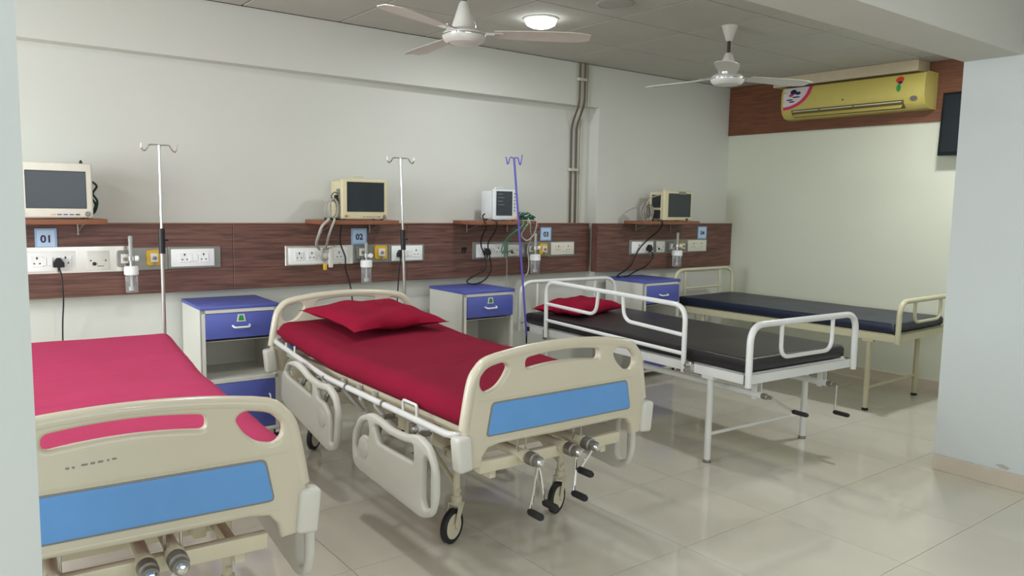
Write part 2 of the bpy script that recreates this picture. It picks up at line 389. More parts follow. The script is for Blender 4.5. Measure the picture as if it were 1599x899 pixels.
def small_panel(x0, x1, z0, z1, y, label):
    cx, cz = (x0+x1)/2, (z0+z1)/2; w, h = (x1-x0)/2, (z1-z0)/2
    t = thing('call_unit', label, 'outlet', (cx, y, cz))
    MB().span(-w, w, -0.014, 0, -h, h, bev=0.003).build('unit_plate', cabw_m, t)
    MB().lathe([(0.010, 0), (0.010, 0.004), (0.006, 0.006)], (-w*0.4, -0.014, -h*0.35), Matrix.Rotation(PI/2, 3, 'X')).build('call_jack', slot_m, t)
    for q in (w*0.6, -w*0.7): MB().box((q, -0.0145, 0), (0.006, 0.002, 0.008)).build('screw_head', slot_m, t, smooth=0)
    MB().box((w*0.15, -0.0145, -h*0.6), (0.03, 0.001, 0.003)).build('printed_line', slot_m, t, smooth=0)
    return t
def sign(x0, x1, z0, z1, y, txt, label):
    cx, cz = (x0+x1)/2, (z0+z1)/2; w, h = (x1-x0)/2, (z1-z0)/2
    t = thing('bed_number_sign', label, 'sign', (cx, y, cz))
    MB().span(-w, w, -0.004, 0, -h, h, bev=0.001, seg=1).build('sign_border', signe_m, t, smooth=0)
    MB().span(-w*0.8, w*0.8, -0.005, -0.004, -h*0.8, h*0.8).build('sign_face', signb_m, t, smooth=0)
    digits(txt, 0, -0.0058, -0.021, 0.040, ink_m, t)
    return t
def flowmeter(x, y, ztop, zjoin, zlid, zbot, w, label, dial=False, back=4.80):
    t = thing('oxygen_flowmeter', label, 'flowmeter', (x, y, zlid))
    Z = zlid; dz = ztop-Z
    MB().lathe([(0.011, zjoin-Z), (0.011, dz-0.03), (0.012, dz-0.03), (0.012, dz-0.006), (0.008, dz)], n=14).build('flow_tube', frost_m, t)
    MB().lathe([(0.0035, zjoin-Z+0.004), (0.0035, dz-0.035)], (0, 0, 0), n=8).build('float_rod', steeld_m, t)
    MB().tube([(0, back-y, zjoin-Z-0.012), (0, 0, zjoin-Z-0.012)], 0.010).tube([(0, 0, zjoin-Z), (0, 0, 0.02)], 0.009).lathe([(0.016, -0.014), (0.016, 0.012)], (0, 0, zjoin-Z-0.012)).build('valve_body', chrome_m, t)
    MB().lathe([(0.014, 0), (0.016, 0.006), (0.016, 0.018), (0.012, 0.022)], (0.024 if dial else 0.018, -0.006, zjoin-Z-0.012), Matrix.Rotation(PI/2, 3, 'X') if dial else Matrix.Rotation(PI/2, 3, 'Y')).build('control_knob', pwhite_m, t)
    MB().lathe([(w*0.85, 0.02), (w, 0.012), (w, -0.026), (w*0.9, -0.03)]).build('bottle_lid', pwhite_m, t)
    zb = zbot-Z
    MB().lathe([(w*0.86, -0.03), (w*0.86, zb+0.006), (w*0.8, zb)]).build('humidifier_bottle', clear_m, t)
    MB().tube([(0, 0, -0.03), (0, 0, zb+0.02)], 0.005, n=8).lathe([(0.011, 0), (0.011, 0.022)], (0, 0, zb+0.012), n=12).build('diffuser_stem', pwhite_m, t)
    return t
YP = 4.835; YR_ = 4.73
LASTPLUG = [None]
def plug(x, z, y, label, m=black_m):
    t = thing('power_cable', label, 'cable', (x, y, z)); LASTPLUG[0] = t
    MB().poly([(-0.026, 0, -0.024), (0.026, 0, -0.024), (0.026, 0, 0.0), (0.008, 0, 0.026), (-0.008, 0, 0.026), (-0.026, 0, 0.0)], (0, -0.03, 0)).build('plug_body', m, t)
    MB().lathe([(0.008, 0), (0.006, 0.024)], (0, -0.016, -0.022), Matrix.Rotation(PI, 3, 'X'), n=10).build('strain_relief', m, t)
    return t
def cord(name, pts, r, m, label, cat='cable', n=6, group=None):
    if label is None:
        t = LASTPLUG[0]; return MB().tube(smoothline([Vector(p)-t.location for p in pts], n), r, n=7).build('cord', m, t)
    b = MB().tube(smoothline(pts, n), r, n=7); o = b.build(name, m); return tag(o, label, cat, group)

# bed 1 services
plate_thing(0.28, 0.950, 0.985, 1.130, YP, brightst_m, 'bright mirror-like steel mounting plate at the left end, under sign 01')
plate_thing(0.952, 1.150, 0.988, 1.118, YP, alu_m, 'grey metal mounting plate around the leftmost yellow outlet')
plate_thing(1.152, 1.452, 0.990, 1.120, YP, alu_m, 'grey framed plate behind the white socket board right of the leftmost yellow outlet')
switchboard(0.40, 0.672, 1.000, 1.106, YP-0.006, 'white socket board with switch and black plug, below sign 01', (0.33, 0.82))
switchboard(1.166, 1.412, 1.002, 1.106, YP-0.006, 'white two-socket board right of the first drip pole', (0.3, 0.74))
small_panel(0.728, 0.842, 1.000, 1.104, YP-0.006, 'pale call unit on the bright steel plate, right of the black plug under sign 01')
gas_outlet(0.880, 0.950, 1.010, 1.105, YP-0.006, 'grey gas outlet behind the leftmost flowmeter', cabw_m, greyo_m)
gas_outlet(1.032, 1.110, 1.014, 1.104, YP-0.006, 'yellow gas outlet just left of the first chrome drip pole', monw_m, yell_m)
sign(0.487, 0.590, 1.122, 1.230, YP, '01', 'pale blue number sign 01 under the far-left monitor shelf')
flowmeter(0.937, 4.755, 1.19, 1.075, 1.000, 0.872, 0.038, 'oxygen flowmeter with clear humidifier bottle, leftmost, behind the first bed')
plug(0.588, 1.046, YP-0.0215, 'black plug under sign 01 with its cord hanging straight down')
cord('power_cable', [(0.588, 4.79, 1.02), (0.598, 4.79, 0.978), (0.601, 4.79, 0.90), (0.603, 4.80, 0.83), (0.598, 4.83, 0.7), (0.597, 4.86, 0.5), (0.60, 4.88, 0.25), (0.62, 4.86, 0.01)], 0.004, cable_m, None)
# bed 2 services
plate_thing(1.858, 2.330, 0.984, 1.112, YP, brightst_m, 'bright steel mounting plate below the left end of the shelf over sign 02')
plate_thing(2.332, 2.598, 0.988, 1.112, YP, alu_m, 'grey mounting plate around the outlets under sign 02')
plate_thing(2.600, 2.890, 0.986, 1.110, YP, alu_m, 'grey framed plate of the socket board behind the second drip pole')
switchboard(1.880, 2.286, 0.992, 1.098, YP-0.006, 'long white socket board with three sockets left of sign 02', (0.16, 0.37, 0.84))
switchboard(2.620, 2.868, 0.994, 1.100, YP-0.006, 'white socket board behind the second chrome drip pole', (0.24, 0.78))
gas_outlet(2.350, 2.424, 1.014, 1.108, YP-0.006, 'grey gas outlet directly under sign 02', monw_m, greyo_m)
gas_outlet(2.488, 2.582, 1.010, 1.104, YP-0.006, 'yellow gas outlet right of the flowmeter under sign 02', monw_m, yell_m)
sign(2.320, 2.436, 1.112, 1.223, YP, '02', 'pale blue number sign 02 above the flowmeter with a white dial')
flowmeter(2.392, 4.755, 1.13, 1.055, 0.992, 0.857, 0.040, 'oxygen flowmeter with white dial and clear bottle under sign 02', dial=True)
plug(2.680, 1.046, YP-0.0215, 'black plug and cord hanging beside the second drip pole')
cord('power_cable', [(2.680, 4.79, 1.02), (2.668, 4.78, 0.99), (2.655, 4.78, 0.90), (2.644, 4.78, 0.74), (2.64, 4.80, 0.45), (2.65, 4.80, 0.01)], 0.0045, cable_m, None)
cord('power_cable', [(2.165, 4.70, 1.288), (2.168, 4.66, 1.275), (2.18, 4.70, 1.20), (2.206, 4.76, 1.128), (2.250, 4.78, 1.034), (2.256, 4.79, 0.957), (2.288, 4.79, 0.848), (2.301, 4.78, 0.717), (2.31, 4.80, 0.4), (2.33, 4.80, 0.01)], 0.0048, cable_m, 'black cord running from the monitor over sign 02 down behind the second bed')
cord('sensor_cable', [(2.06, 4.62, 1.292), (2.045, 4.585, 1.285), (2.010, 4.60, 1.245), (1.996, 4.62, 1.19), (2.005, 4.68, 1.13), (2.060, 4.76, 1.09)], 0.009, gcable_m, 'thick grey lead looping left over the shelf edge above the hooked bundle')
cord('sensor_cable', [(2.10, 4.62, 1.292), (2.085, 4.585, 1.282), (2.072, 4.60, 1.235), (2.070, 4.64, 1.18), (2.085, 4.70, 1.13), (2.10, 4.76, 1.09)], 0.008, gcable_m, 'grey lead hanging straight from the shelf edge, inner one of two above the bundle')
bd = thing('sensor_lead_bundle', 'tangled grey sensor lead bundle hanging over the long socket board', 'cable', (2.105, 4.775, 1.04))
for k in range(9):
    a = k*0.7; w = 0.035+0.006*math.sin(k*2.1)
    pts = [(math.cos(q*PI/4+a)*w, -0.012+0.012*math.sin(q*1.3+k), 0.012+math.sin(q*PI/4+a)*(0.048-0.003*k)) for q in range(8)]
    MB().tube(rnd(pts, 0.02, 3, closed=True), 0.0055, n=6, closed=True).build('lead_loop', gcable_m, bd)
MB().span(-0.02, 0.0, -0.03, -0.01, -0.085, -0.045, bev=0.003).build('lead_connector', yell_m, bd)
MB().span(0.015, 0.045, -0.03, -0.005, -0.07, 0.06, bev=0.006).build('sensor_clip', cabw_m, bd)
# bed 3 services
plate_thing(3.312, 3.635, 0.985, 1.116, YP, alu_m, 'grey mounting plate behind the socket board under the third shelf')
plate_thing(3.637, 4.055, 0.990, 1.110, YP, alu_m, 'grey mounting plate around the outlets behind the purple drip pole')
plate_thing(4.057, 4.338, 0.985, 1.110, YP, alu_m, 'grey framed plate of the socket board below sign 03')
switchboard(3.342, 3.597, 0.998, 1.098, YP-0.006, 'white socket board with black plug under the shelf of the third monitor', (0.26, 0.78))
switchboard(4.078, 4.326, 1.000, 1.101, YP-0.006, 'ivory socket board right of the yellow outlet near sign 03', (0.3, 0.72), m=monw_m)
small_panel(3.643, 3.747, 1.003, 1.090, YP-0.006, 'pale call unit left of the purple drip pole')
gas_outlet(3.826, 3.895, 1.012, 1.094, YP-0.006, 'grey gas outlet behind the flowmeter right of the purple pole', monw_m, greyo_m)
gas_outlet(3.955, 4.040, 1.006, 1.094, YP-0.006, 'yellow gas outlet just under sign 03', monw_m, yell_m)
sign(3.972, 4.086, 1.116, 1.224, YP, '03', 'pale blue number sign 03 right of the purple drip pole')
flowmeter(3.860, 4.755, 1.18, 1.078, 0.995, 0.866, 0.044, 'oxygen flowmeter with clear bottle right of the purple drip pole', back=4.815)
plug(3.425, 1.042, YP-0.0215, 'black plug below the third monitor with cord looping onto the cabinet')
cord('power_cable', [(3.30, 4.66, 1.33), (3.267, 4.64, 1.315), (3.255, 4.60, 1.28), (3.262, 4.585, 1.24), (3.292, 4.68, 1.16), (3.328, 4.74, 1.088), (3.375, 4.76, 1.02), (3.384, 4.76, 0.918), (3.291, 4.75, 0.873), (3.215, 4.74, 0.845), (3.192, 4.72, 0.825), (3.22, 4.70, 0.8145), (3.292, 4.72, 0.8145), (3.40, 4.78, 0.836), (3.45, 4.78, 0.90), (3.442, 4.78, 0.98), (3.43, 4.78, 1.022)], 0.0055, cable_m, None)
cord('power_cable', [(3.36, 4.65, 1.285), (3.358, 4.585, 1.27), (3.365, 4.62, 1.20), (3.395, 4.74, 1.12), (3.415, 4.775, 1.065)], 0.005, cable_m, 'short black cord from the third shelf edge to the plug below it')
for k, (pp, rr, lb) in enumerate((([(3.60, 4.60, 1.29), (3.59, 4.575, 1.25), (3.548, 4.66, 1.18), (3.532, 4.72, 1.12), (3.545, 4.78, 1.05), (3.59, 4.79, 1.03), (3.66, 4.79, 1.05)], 0.0045, 'green tube curving left over the call unit beside the purple pole'),
                                   ([(3.64, 4.60, 1.29), (3.635, 4.575, 1.25), (3.58, 4.66, 1.19), (3.56, 4.72, 1.12), (3.56, 4.79, 1.02)], 0.004, 'green tube, inner one of the pair left of the purple pole'))):
    cord('oxygen_tube', pp, rr, green_m, lb)
cord('oxygen_tube', [(3.585, 4.78, 1.03), (3.60, 4.78, 0.95), (3.604, 4.79, 0.80), (3.603, 4.82, 0.6), (3.603, 4.84, 0.3), (3.60, 4.84, 0.01)], 0.0028, mat('clear_tubing', (150, 160, 140), 0.3), 'thin clear tube hanging down beside the second bedside cabinet')
cord('sensor_cable', [(3.66, 4.60, 1.30), (3.66, 4.575, 1.26), (3.70, 4.62, 1.20), (3.76, 4.68, 1.15), (3.755, 4.72, 1.06), (3.77, 4.72, 0.96), (3.762, 4.72, 0.88), (3.74, 4.72, 0.855)], 0.0045, gcable_m, 'grey lead hanging behind the purple pole, longest of the loops')
cord('sensor_cable', [(3.72, 4.60, 1.30), (3.725, 4.575, 1.27), (3.735, 4.62, 1.18), (3.70, 4.66, 1.13), (3.645, 4.66, 1.17), (3.64, 4.62, 1.22), (3.66, 4.58, 1.285)], 0.006, gcable_m, 'grey lead looped short under the third shelf behind the purple pole')
hb = thing('cut_out_box', 'small black cut-out with loose wires in the panel left of the third socket board', 'outlet', (3.233, YP, 1.056))
MB().span(-0.018, 0.018, -0.003, 0, -0.022, 0.022).build('cut_out', slot_m, hb, smooth=0)
MB().tube([(-0.012, -0.003, -0.018), (-0.004, -0.016, 0.0), (0.014, -0.01, 0.02)], 0.0035, n=6).tube([(0.0, -0.003, -0.018), (0.01, -0.014, -0.004), (0.022, -0.008, 0.012)], 0.0035, n=6).build('loose_wires', black_m, hb)
# bed 4 services
plate_thing(4.882, 5.190, 0.985, 1.116, YR_, alu_m, 'grey mounting plate behind the left socket board of the fourth bed')
plate_thing(5.192, 5.622, 0.988, 1.112, YR_, alu_m, 'grey mounting plate behind the flowmeter of the fourth bed')
plate_thing(5.624, 5.918, 0.990, 1.114, YR_, alu_m, 'grey framed plate of the rightmost socket board under sign 04')
switchboard(4.908, 5.172, 0.998, 1.100, YR_-0.006, 'white socket board with black plug left of the fourth bed', (0.3, 0.78))
switchboard(5.640, 5.905, 1.000, 1.104, YR_-0.006, 'rightmost ivory socket board, below sign 04', (0.3, 0.7), m=monw_m)
small_panel(5.212, 5.322, 1.001, 1.100, YR_-0.006, 'pale call unit left of the rightmost flowmeter')
gas_outlet(5.378, 5.452, 1.008, 1.092, YR_-0.006, 'left ivory gas outlet half hidden by the rightmost flowmeter', monw_m, greyo_m)
gas_outlet(5.520, 5.600, 1.008, 1.092, YR_-0.006, 'tan gas outlet right of the rightmost flowmeter', monw_m, mat('tan_outlet', (170, 140, 80), 0.4))
sign(5.790, 5.917, 1.114, 1.229, YR_, '04', 'pale blue number sign 04, small and rightmost, near the room corner')
flowmeter(5.415, 4.645, 1.18, 1.072, 1.000, 0.876, 0.048, 'rightmost oxygen flowmeter with clear humidifier bottle', back=4.69)
plug(5.105, 1.045, YR_-0.0215, 'black plug left of the fourth bed with cord falling to the cabinet')
cord('power_cable', [(5.04, 4.55, 1.288), (5.03, 4.485, 1.268), (5.05, 4.55, 1.20), (5.045, 4.66, 1.12), (4.973, 4.69, 1.04), (4.92, 4.70, 0.95), (4.877, 4.69, 0.90), (4.80, 4.68, 0.858), (4.725, 4.67, 0.834), (4.66, 4.64, 0.816), (4.655, 4.60, 0.8115)], 0.006, cable_m, 'black cord from the fourth monitor falling to the third blue cabinet top')
cord('power_cable', [(5.105, 4.68, 1.02), (5.135, 4.68, 0.99), (5.13, 4.68, 0.95), (5.06, 4.68, 0.89), (4.998, 4.68, 0.866), (4.90, 4.67, 0.842), (4.80, 4.65, 0.8125), (4.74, 4.64, 0.8125)], 0.006, cable_m, None)

# ------------------------------------------------------------------ monitor shelves and monitors
def shelf(x0, x1, z, yb, yf, label):
    t = thing('monitor_shelf', label, 'shelf', ((x0+x1)/2, yb, z)); w = (x1-x0)/2; d = yb-yf
    MB().span(-w, w, -d, 0, -0.028, 0, bev=0.003).build('shelf_board', shelf_m, t)
    for x in (-w*0.62, w*0.62):
        MB().tube([(x, -d*0.8, -0.030), (x, -0.012, -0.030), (x, -0.012, -0.09)], 0.006, n=6).tube([(x, -d*0.7, -0.03), (x, -0.012, -0.08)], 0.004, n=6).build('shelf_bracket', steeld_m, t)
    return t
shelf(0.23, 0.800, 1.285, YP, 4.60, 'brown wooden shelf under the large white monitor at far left')
shelf(1.995, 2.558, 1.283, YP, 4.60, 'brown wooden shelf above sign 02 holding a cream monitor')
shelf(3.137, 3.745, 1.280, YP, 4.60, 'brown wooden shelf holding the small bright white monitor')
shelf(4.812, 5.533, 1.283, YR_, 4.50, 'rightmost brown wooden shelf, holding the cream monitor with side ports')

def monitor(x0, x1, z0, z1, yf, yb, m, scr, scrm, label, body_inset=0.02, rz=0.0):
    w, h = (x1-x0)/2, z1-z0
    t = thing('patient_monitor', label, 'monitor', ((x0+x1)/2, yf, z0), rz)
    MB().span(-w, w, 0, 0.035, 0.006, h, bev=0.010, seg=3).build('bezel', m, t)
    MB().span(-w+body_inset, w-body_inset, 0.033, yb-yf, 0.012, h-0.012, bev=0.012, seg=3).build('housing', m, t)
    sx0, sx1, sz0, sz1 = scr
    MB().span(sx0-0.003, sx1+0.003, -0.001, 0.004, sz0-0.003, sz1+0.003).build('screen_frame', slot_m, t, smooth=0)
    MB().span(sx0, sx1, -0.002, 0.003, sz0, sz1).build('screen', scrm, t, smooth=0)
    b = MB()
    for x in (-w+0.03, w-0.03):
        for y in (0.03, yb-yf-0.03): b.lathe([(0.010, 0), (0.010, 0.013)], (x, y, 0), n=10)
    b.build('rubber_feet', black_m, t)
    return t
def knob(t, x, z, r, m=steeld_m):
    return MB().lathe([(r, 0), (r, 0.008), (r*0.8, 0.012)], (x, 0.001, z), Matrix.Rotation(PI/2, 3, 'X')).build('rotary_knob', m, t)
m1 = monitor(0.385, 0.738, 1.285, 1.575, 4.62, 4.80, monw_m, (-0.125, 0.142, 0.058, 0.245), screen_m, 'large white patient monitor with dark screen at far left', 0.012)
knob(m1, 0.148, 0.028, 0.013)
for k in range(5): MB().span(-0.02+k*0.028, 0.0+k*0.028, -0.002, 0.002, 0.021, 0.027, bev=0.0008, seg=1).build('key', [orange_m, cabb_m, cabb_m, cabb_m, slot_m][k], m1)
knob(m1, -0.155, 0.028, 0.006, red_m)
MB().lathe([(0.009, 0), (0.007, 0.012), (0.002, 0.02)], (0.128, 0.02, 0.288)).build('alarm_lamp', slot_m, m1)
cord('sensor_cable', [(0.742, 4.74, 1.30), (0.765, 4.73, 1.33), (0.775, 4.73, 1.38), (0.755, 4.73, 1.42), (0.775, 4.73, 1.46), (0.745, 4.73, 1.48), (0.748, 4.73, 1.40), (0.768, 4.74, 1.36), (0.75, 4.74, 1.31)], 0.006, dgreen_m, 'dark coiled leads on the right side of the far-left monitor')
mp_ = MB().span(-0.012, 0.012, -0.03, 0.03, -0.045, 0.045, bev=0.004).build('probe_module', dgreen_m, m1); mp_.location = (0.178, 0.12, 0.15)
m2 = monitor(2.155, 2.484, 1.283, 1.549, 4.62, 4.80, monc_m, (-0.128, 0.132, 0.057, 0.243), screen_m, 'cream patient monitor with dark square screen above sign 02', 0.004)
knob(m2, 0.136, 0.024, 0.012); knob(m2, -0.138, 0.026, 0.007)
for k in range(6): MB().span(-0.02+k*0.022, -0.004+k*0.022, -0.002, 0.002, 0.02, 0.025, bev=0.0008, seg=1).build('key', greyo_m if k < 5 else slot_m, m2)
MB().span(-0.168, -0.16, 0.04, 0.08, 0.10, 0.20, bev=0.003).build('side_port', greyo_m, m2)
MB().span(-0.187, -0.16, 0.05, 0.075, 0.12, 0.16, bev=0.003).build('probe_connector', slot_m, m2)
MB().tube(rnd([(-0.05, 0.09, 0.262), (-0.05, 0.09, 0.285), (0.03, 0.09, 0.285), (0.03, 0.09, 0.262)], 0.012), 0.005, n=8).build('carry_handle', monc_m, m2)
cl = thing('coiled_leads', 'coil of grey leads hanging beside the cream monitor above sign 02', 'cable', (2.10, 4.66, 1.283))
for k in range(6):
    w = 0.030+0.006*(k % 3); hh = 0.062+0.008*(k % 2)
    pts = [(0.01+0.006*math.sin(k)+math.cos(q*PI/5)*w, 0.006*k-0.012, 0.068+0.006*math.cos(k*1.7)+math.sin(q*PI/5)*hh) for q in range(10)]
    MB().tube(pts, 0.004, n=6, closed=True).build('lead_loop', gcable_m, cl)
MB().tube(smoothline([(0.03, 0.02, 0.12), (0.0, 0.0, 0.15), (0.02, 0.0, 0.175), (0.045, 0.0, 0.17)]), 0.005, n=6).build('lead_end', steeld_m, cl)
MB().tube(smoothline([(-0.05, 0.0, 0.0085), (0.0, -0.02, 0.0085), (0.04, 0.0, 0.0085), (0.0, 0.02, 0.0085)]), 0.007, n=6).build('lead_tail', dgreen_m, cl)
m3 = monitor(3.352, 3.580, 1.280, 1.512, 4.62, 4.79, monh_m, (-0.090, 0.052, 0.042, 0.215), screen3_m, 'small bright white patient monitor with narrow slate screen beside the purple pole', 0.002)
for k in range(6):
    MB().span(0.070, 0.082, -0.003, 0.001, 0.07+k*0.025, 0.082+k*0.025, bev=0.001, seg=1).build('key', steeld_m, m3)
knob(m3, 0.088, 0.025, 0.016, orange_m)
b = MB()
for k in range(4): b.span(-0.08, -0.02 if k % 2 else -0.035, -0.0028, -0.002, 0.195-k*0.026, 0.199-k*0.026)
b.build('screen_legend', steeld_m, m3, smooth=0)
MB().tube(rnd([(-0.04, 0.09, 0.228), (-0.04, 0.09, 0.245), (0.04, 0.09, 0.245), (0.04, 0.09, 0.228)], 0.01), 0.005, n=8).build('carry_handle', monh_m, m3)
bl = thing('folded_cuff', 'heap of dark green cuff and hoses on the shelf right of the small white monitor', 'cuff', (3.67, 4.66, 1.280))
MB().poly([(-0.07, -0.03, 0.006), (0.0, -0.045, 0.01), (0.085, -0.03, 0.008), (0.08, 0.03, 0.03), (0.0, 0.03, 0.05), (-0.07, 0.02, 0.035)], (0, 0.0, 0.022)).build('cuff_fabric', dgreen_m, bl)
for k in range(6):
    w = 0.05-0.004*k
    pts = [(0.0+0.01*math.sin(k*2)+math.cos(q*PI/4)*w*1.3, math.sin(q*PI/4)*w*0.7, 0.03+0.006*k+0.012*math.sin(q*1.7+k)) for q in range(8)]
    MB().tube(rnd(pts, 0.02, 2, True), 0.0055, n=6, closed=True).build('hose_loop', [dgreen_m, green_m, gcable_m][k % 3], bl)
m4 = monitor(5.080, 5.445, 1.283, 1.545, 4.52, 4.70, monc_m, (-0.128, 0.158, 0.038, 0.235), screen3_m, 'rightmost cream patient monitor with port panels on its side', 0.004)
m4.rotation_euler.z = 0.0
for za, zb in ((0.115, 0.225), (0.02, 0.095)):
    MB().span(-0.1835, -0.176, 0.045, 0.145, za, zb, bev=0.002, seg=1).build('port_panel', screen_m, m4)
MB().span(0.0, 0.09, -0.004, 0.0, 0.232, 0.255).build('status_strip', greyo_m, m4, smooth=0)
MB().span(0.10, 0.13, -0.004, 0.0, 0.012, 0.024).build('front_badge', ink_m, m4, smooth=0)
MB().tube(rnd([(-0.18, 0.01, 0.25), (-0.18, 0.01, 0.275), (-0.14, 0.01, 0.275)], 0.01), 0.006, n=8).build('carry_handle', monc_m, m4)
c4 = thing('coiled_leads', 'coil of pale leads left of the rightmost monitor', 'cable', (4.93, 4.58, 1.283))
for k in range(7):
    w = 0.045+0.008*(k % 3); hh = 0.055+0.012*(k % 3); pts = [(0.018*math.sin(k*1.3)+math.cos(q*PI/5)*w, 0.007*k-0.02, 0.078+0.008*math.cos(k*1.7)+math.sin(q*PI/5)*hh) for q in range(10)]
    MB().tube(pts, 0.0038, n=6, closed=True).build('lead_loop', gcable_m if k % 3 else steeld_m, c4)
cord('sensor_cable', [(5.085, 4.58, 1.50), (5.04, 4.57, 1.50), (4.96, 4.57, 1.475), (4.915, 4.57, 1.42), (4.905, 4.57, 1.36), (4.93, 4.57, 1.29)], 0.005, gcable_m, 'pale lead arching from the side of the rightmost monitor')

# ------------------------------------------------------------------ pipes and conduit on the back wall
pp = thing('pipe_run', 'pair of dark vertical gas pipes jogging under the beam, left of the column', 'pipes', (4.36, 4.90, 1.258))
for k, dx in enumerate((-0.028, 0.028)):
    pts = [(4.345+dx-4.36, 4.788-4.90, ZC-1.258), (4.345+dx-4.36, 4.788-4.90, 2.23-1.258), (4.36+dx-4.36+0.01, 4.905-4.90, 2.06-1.258), (4.36+dx-4.36+0.018, 4.905-4.90, 0)]
    MB().tube(rnd(pts, 0.05), 0.0085, n=10).build('pipe', pipe_m, pp)
for (x, y, z) in ((4.345, 4.795, 2.42), (4.372, 4.906, 1.70)):
    MB().span(x-0.05-4.36, x+0.05-4.36, y-0.020-4.90, y+0.014-4.90, z-0.012-1.258, z+0.012-1.258, bev=0.004).build('pipe_clamp', conduit_m, pp)
cd = tag(MB().tube([(4.455, YW-0.010, 1.258), (4.455, YW-0.010, 2.214)], 0.009).build('wall_conduit', conduit_m), 'thin painted conduit just right of the dark pipe pair', 'conduit')
cd = tag(MB().tube([(4.425, YF-0.009, ZC-0.003), (4.425, YF-0.009, 2.216)], 0.009).build('wall_conduit', conduit_m), 'short painted conduit on the beam beside the pipe tops', 'conduit')

# ------------------------------------------------------------------ bedside cabinets
def cabinet(cx, cy, rz, label, tag_green=True):
    w, d, h = 0.435, 0.44, 0.80
    t = thing('bedside_cabinet', label, 'cabinet', (cx, cy, 0), rz, 'blue and white bedside cabinets')
    hw, hd = w/2, d/2
    # body: two sides, back, middle shelf, bottom, corner posts
    b = MB(); b.span(-hw, -hw+0.004, -hd, hd, 0.05, 0.785).span(hw-0.004, hw, -hd, hd, 0.05, 0.785).span(-hw, hw, hd-0.004, hd, 0.05, 0.785)
    for x in (-hw, hw-0.024): b.span(x, x+0.024, -hd, -hd+0.02, 0.03, 0.785)
    b.span(-hw, hw, -hd, -hd+0.02, 0.765, 0.785).span(-hw+0.02, hw-0.02, -hd, -hd+0.02, 0.05, 0.075)
    b.span(-hw, hw, -hd, hd, 0.05, 0.056).span(-hw+0.02, hw-0.02, -hd+0.02, hd-0.02, 0.60, 0.604)
    b.build('cabinet_body', cabw_m, t, smooth=0)
    MB().span(-hw+0.004, hw-0.004, -hd, hd-0.004, 0.360, 0.386, bev=0.002, seg=1).build('open_shelf', cabw_m, t, smooth=0)
    MB().span(-hw-0.004, hw+0.004, -hd-0.006, hd+0.004, 0.785, 0.806, bev=0.004).build('cabinet_top', cabb_m, t)
    dr = MB().span(-hw+0.026, hw-0.018, -hd-0.012, -hd+0.006, 0.620, 0.762, bev=0.003).build('drawer', cabb_m, t)
    MB().tube(rnd([(-0.048, -hd-0.012, 0.690), (-0.042, -hd-0.036, 0.682), (0.042, -hd-0.036, 0.682), (0.048, -hd-0.012, 0.690)], 0.012), 0.006, n=8).build('drawer_handle', white_m, dr)
    if tag_green:
        s = MB(); s.poly([(-0.026, -hd-0.012, 0.712), (0.026, -hd-0.012, 0.712), (0.018, -hd-0.012, 0.754), (-0.018, -hd-0.012, 0.754)], (0, -0.002, 0)); s.build('drawer_label', stk_m, dr, smooth=0)
        s = MB(); s.poly([(-0.017, -hd-0.0142, 0.718), (0.017, -hd-0.0142, 0.718), (0.010, -hd-0.0142, 0.748), (-0.010, -hd-0.0142, 0.748)], (0, -0.0008, 0)); s.build('label_emblem', greenst_m, dr, smooth=0)
    dd = MB().span(-hw+0.026, hw-0.026, -hd-0.004, -hd+0.010, 0.078, 0.358, bev=0.003).build('door', cabb_m, t)
    MB().tube(rnd([(hw-0.06, -hd-0.004, 0.27), (hw-0.06, -hd-0.026, 0.265), (hw-0.06, -hd-0.026, 0.195), (hw-0.06, -hd-0.004, 0.19)], 0.01), 0.005, n=8).build('door_handle', white_m, dd)
    for x in (-hw+0.016, hw-0.016):
        for y in (-hd+0.016, hd-0.016): MB().lathe([(0.012, 0), (0.015, 0.006), (0.015, 0.055)], (x, y, 0), n=12).build('cabinet_foot', black_m, t)
    return t
cabinet(1.442, 4.645, math.radians(-2), 'blue and white bedside cabinet between the first and second beds')
cabinet(3.145, 4.592, math.radians(0.5), 'blue and white bedside cabinet right of the second bed, black cord on its top')
cabinet(4.845, 4.520, math.radians(1), 'blue and white bedside cabinet between the third and fourth beds', False)

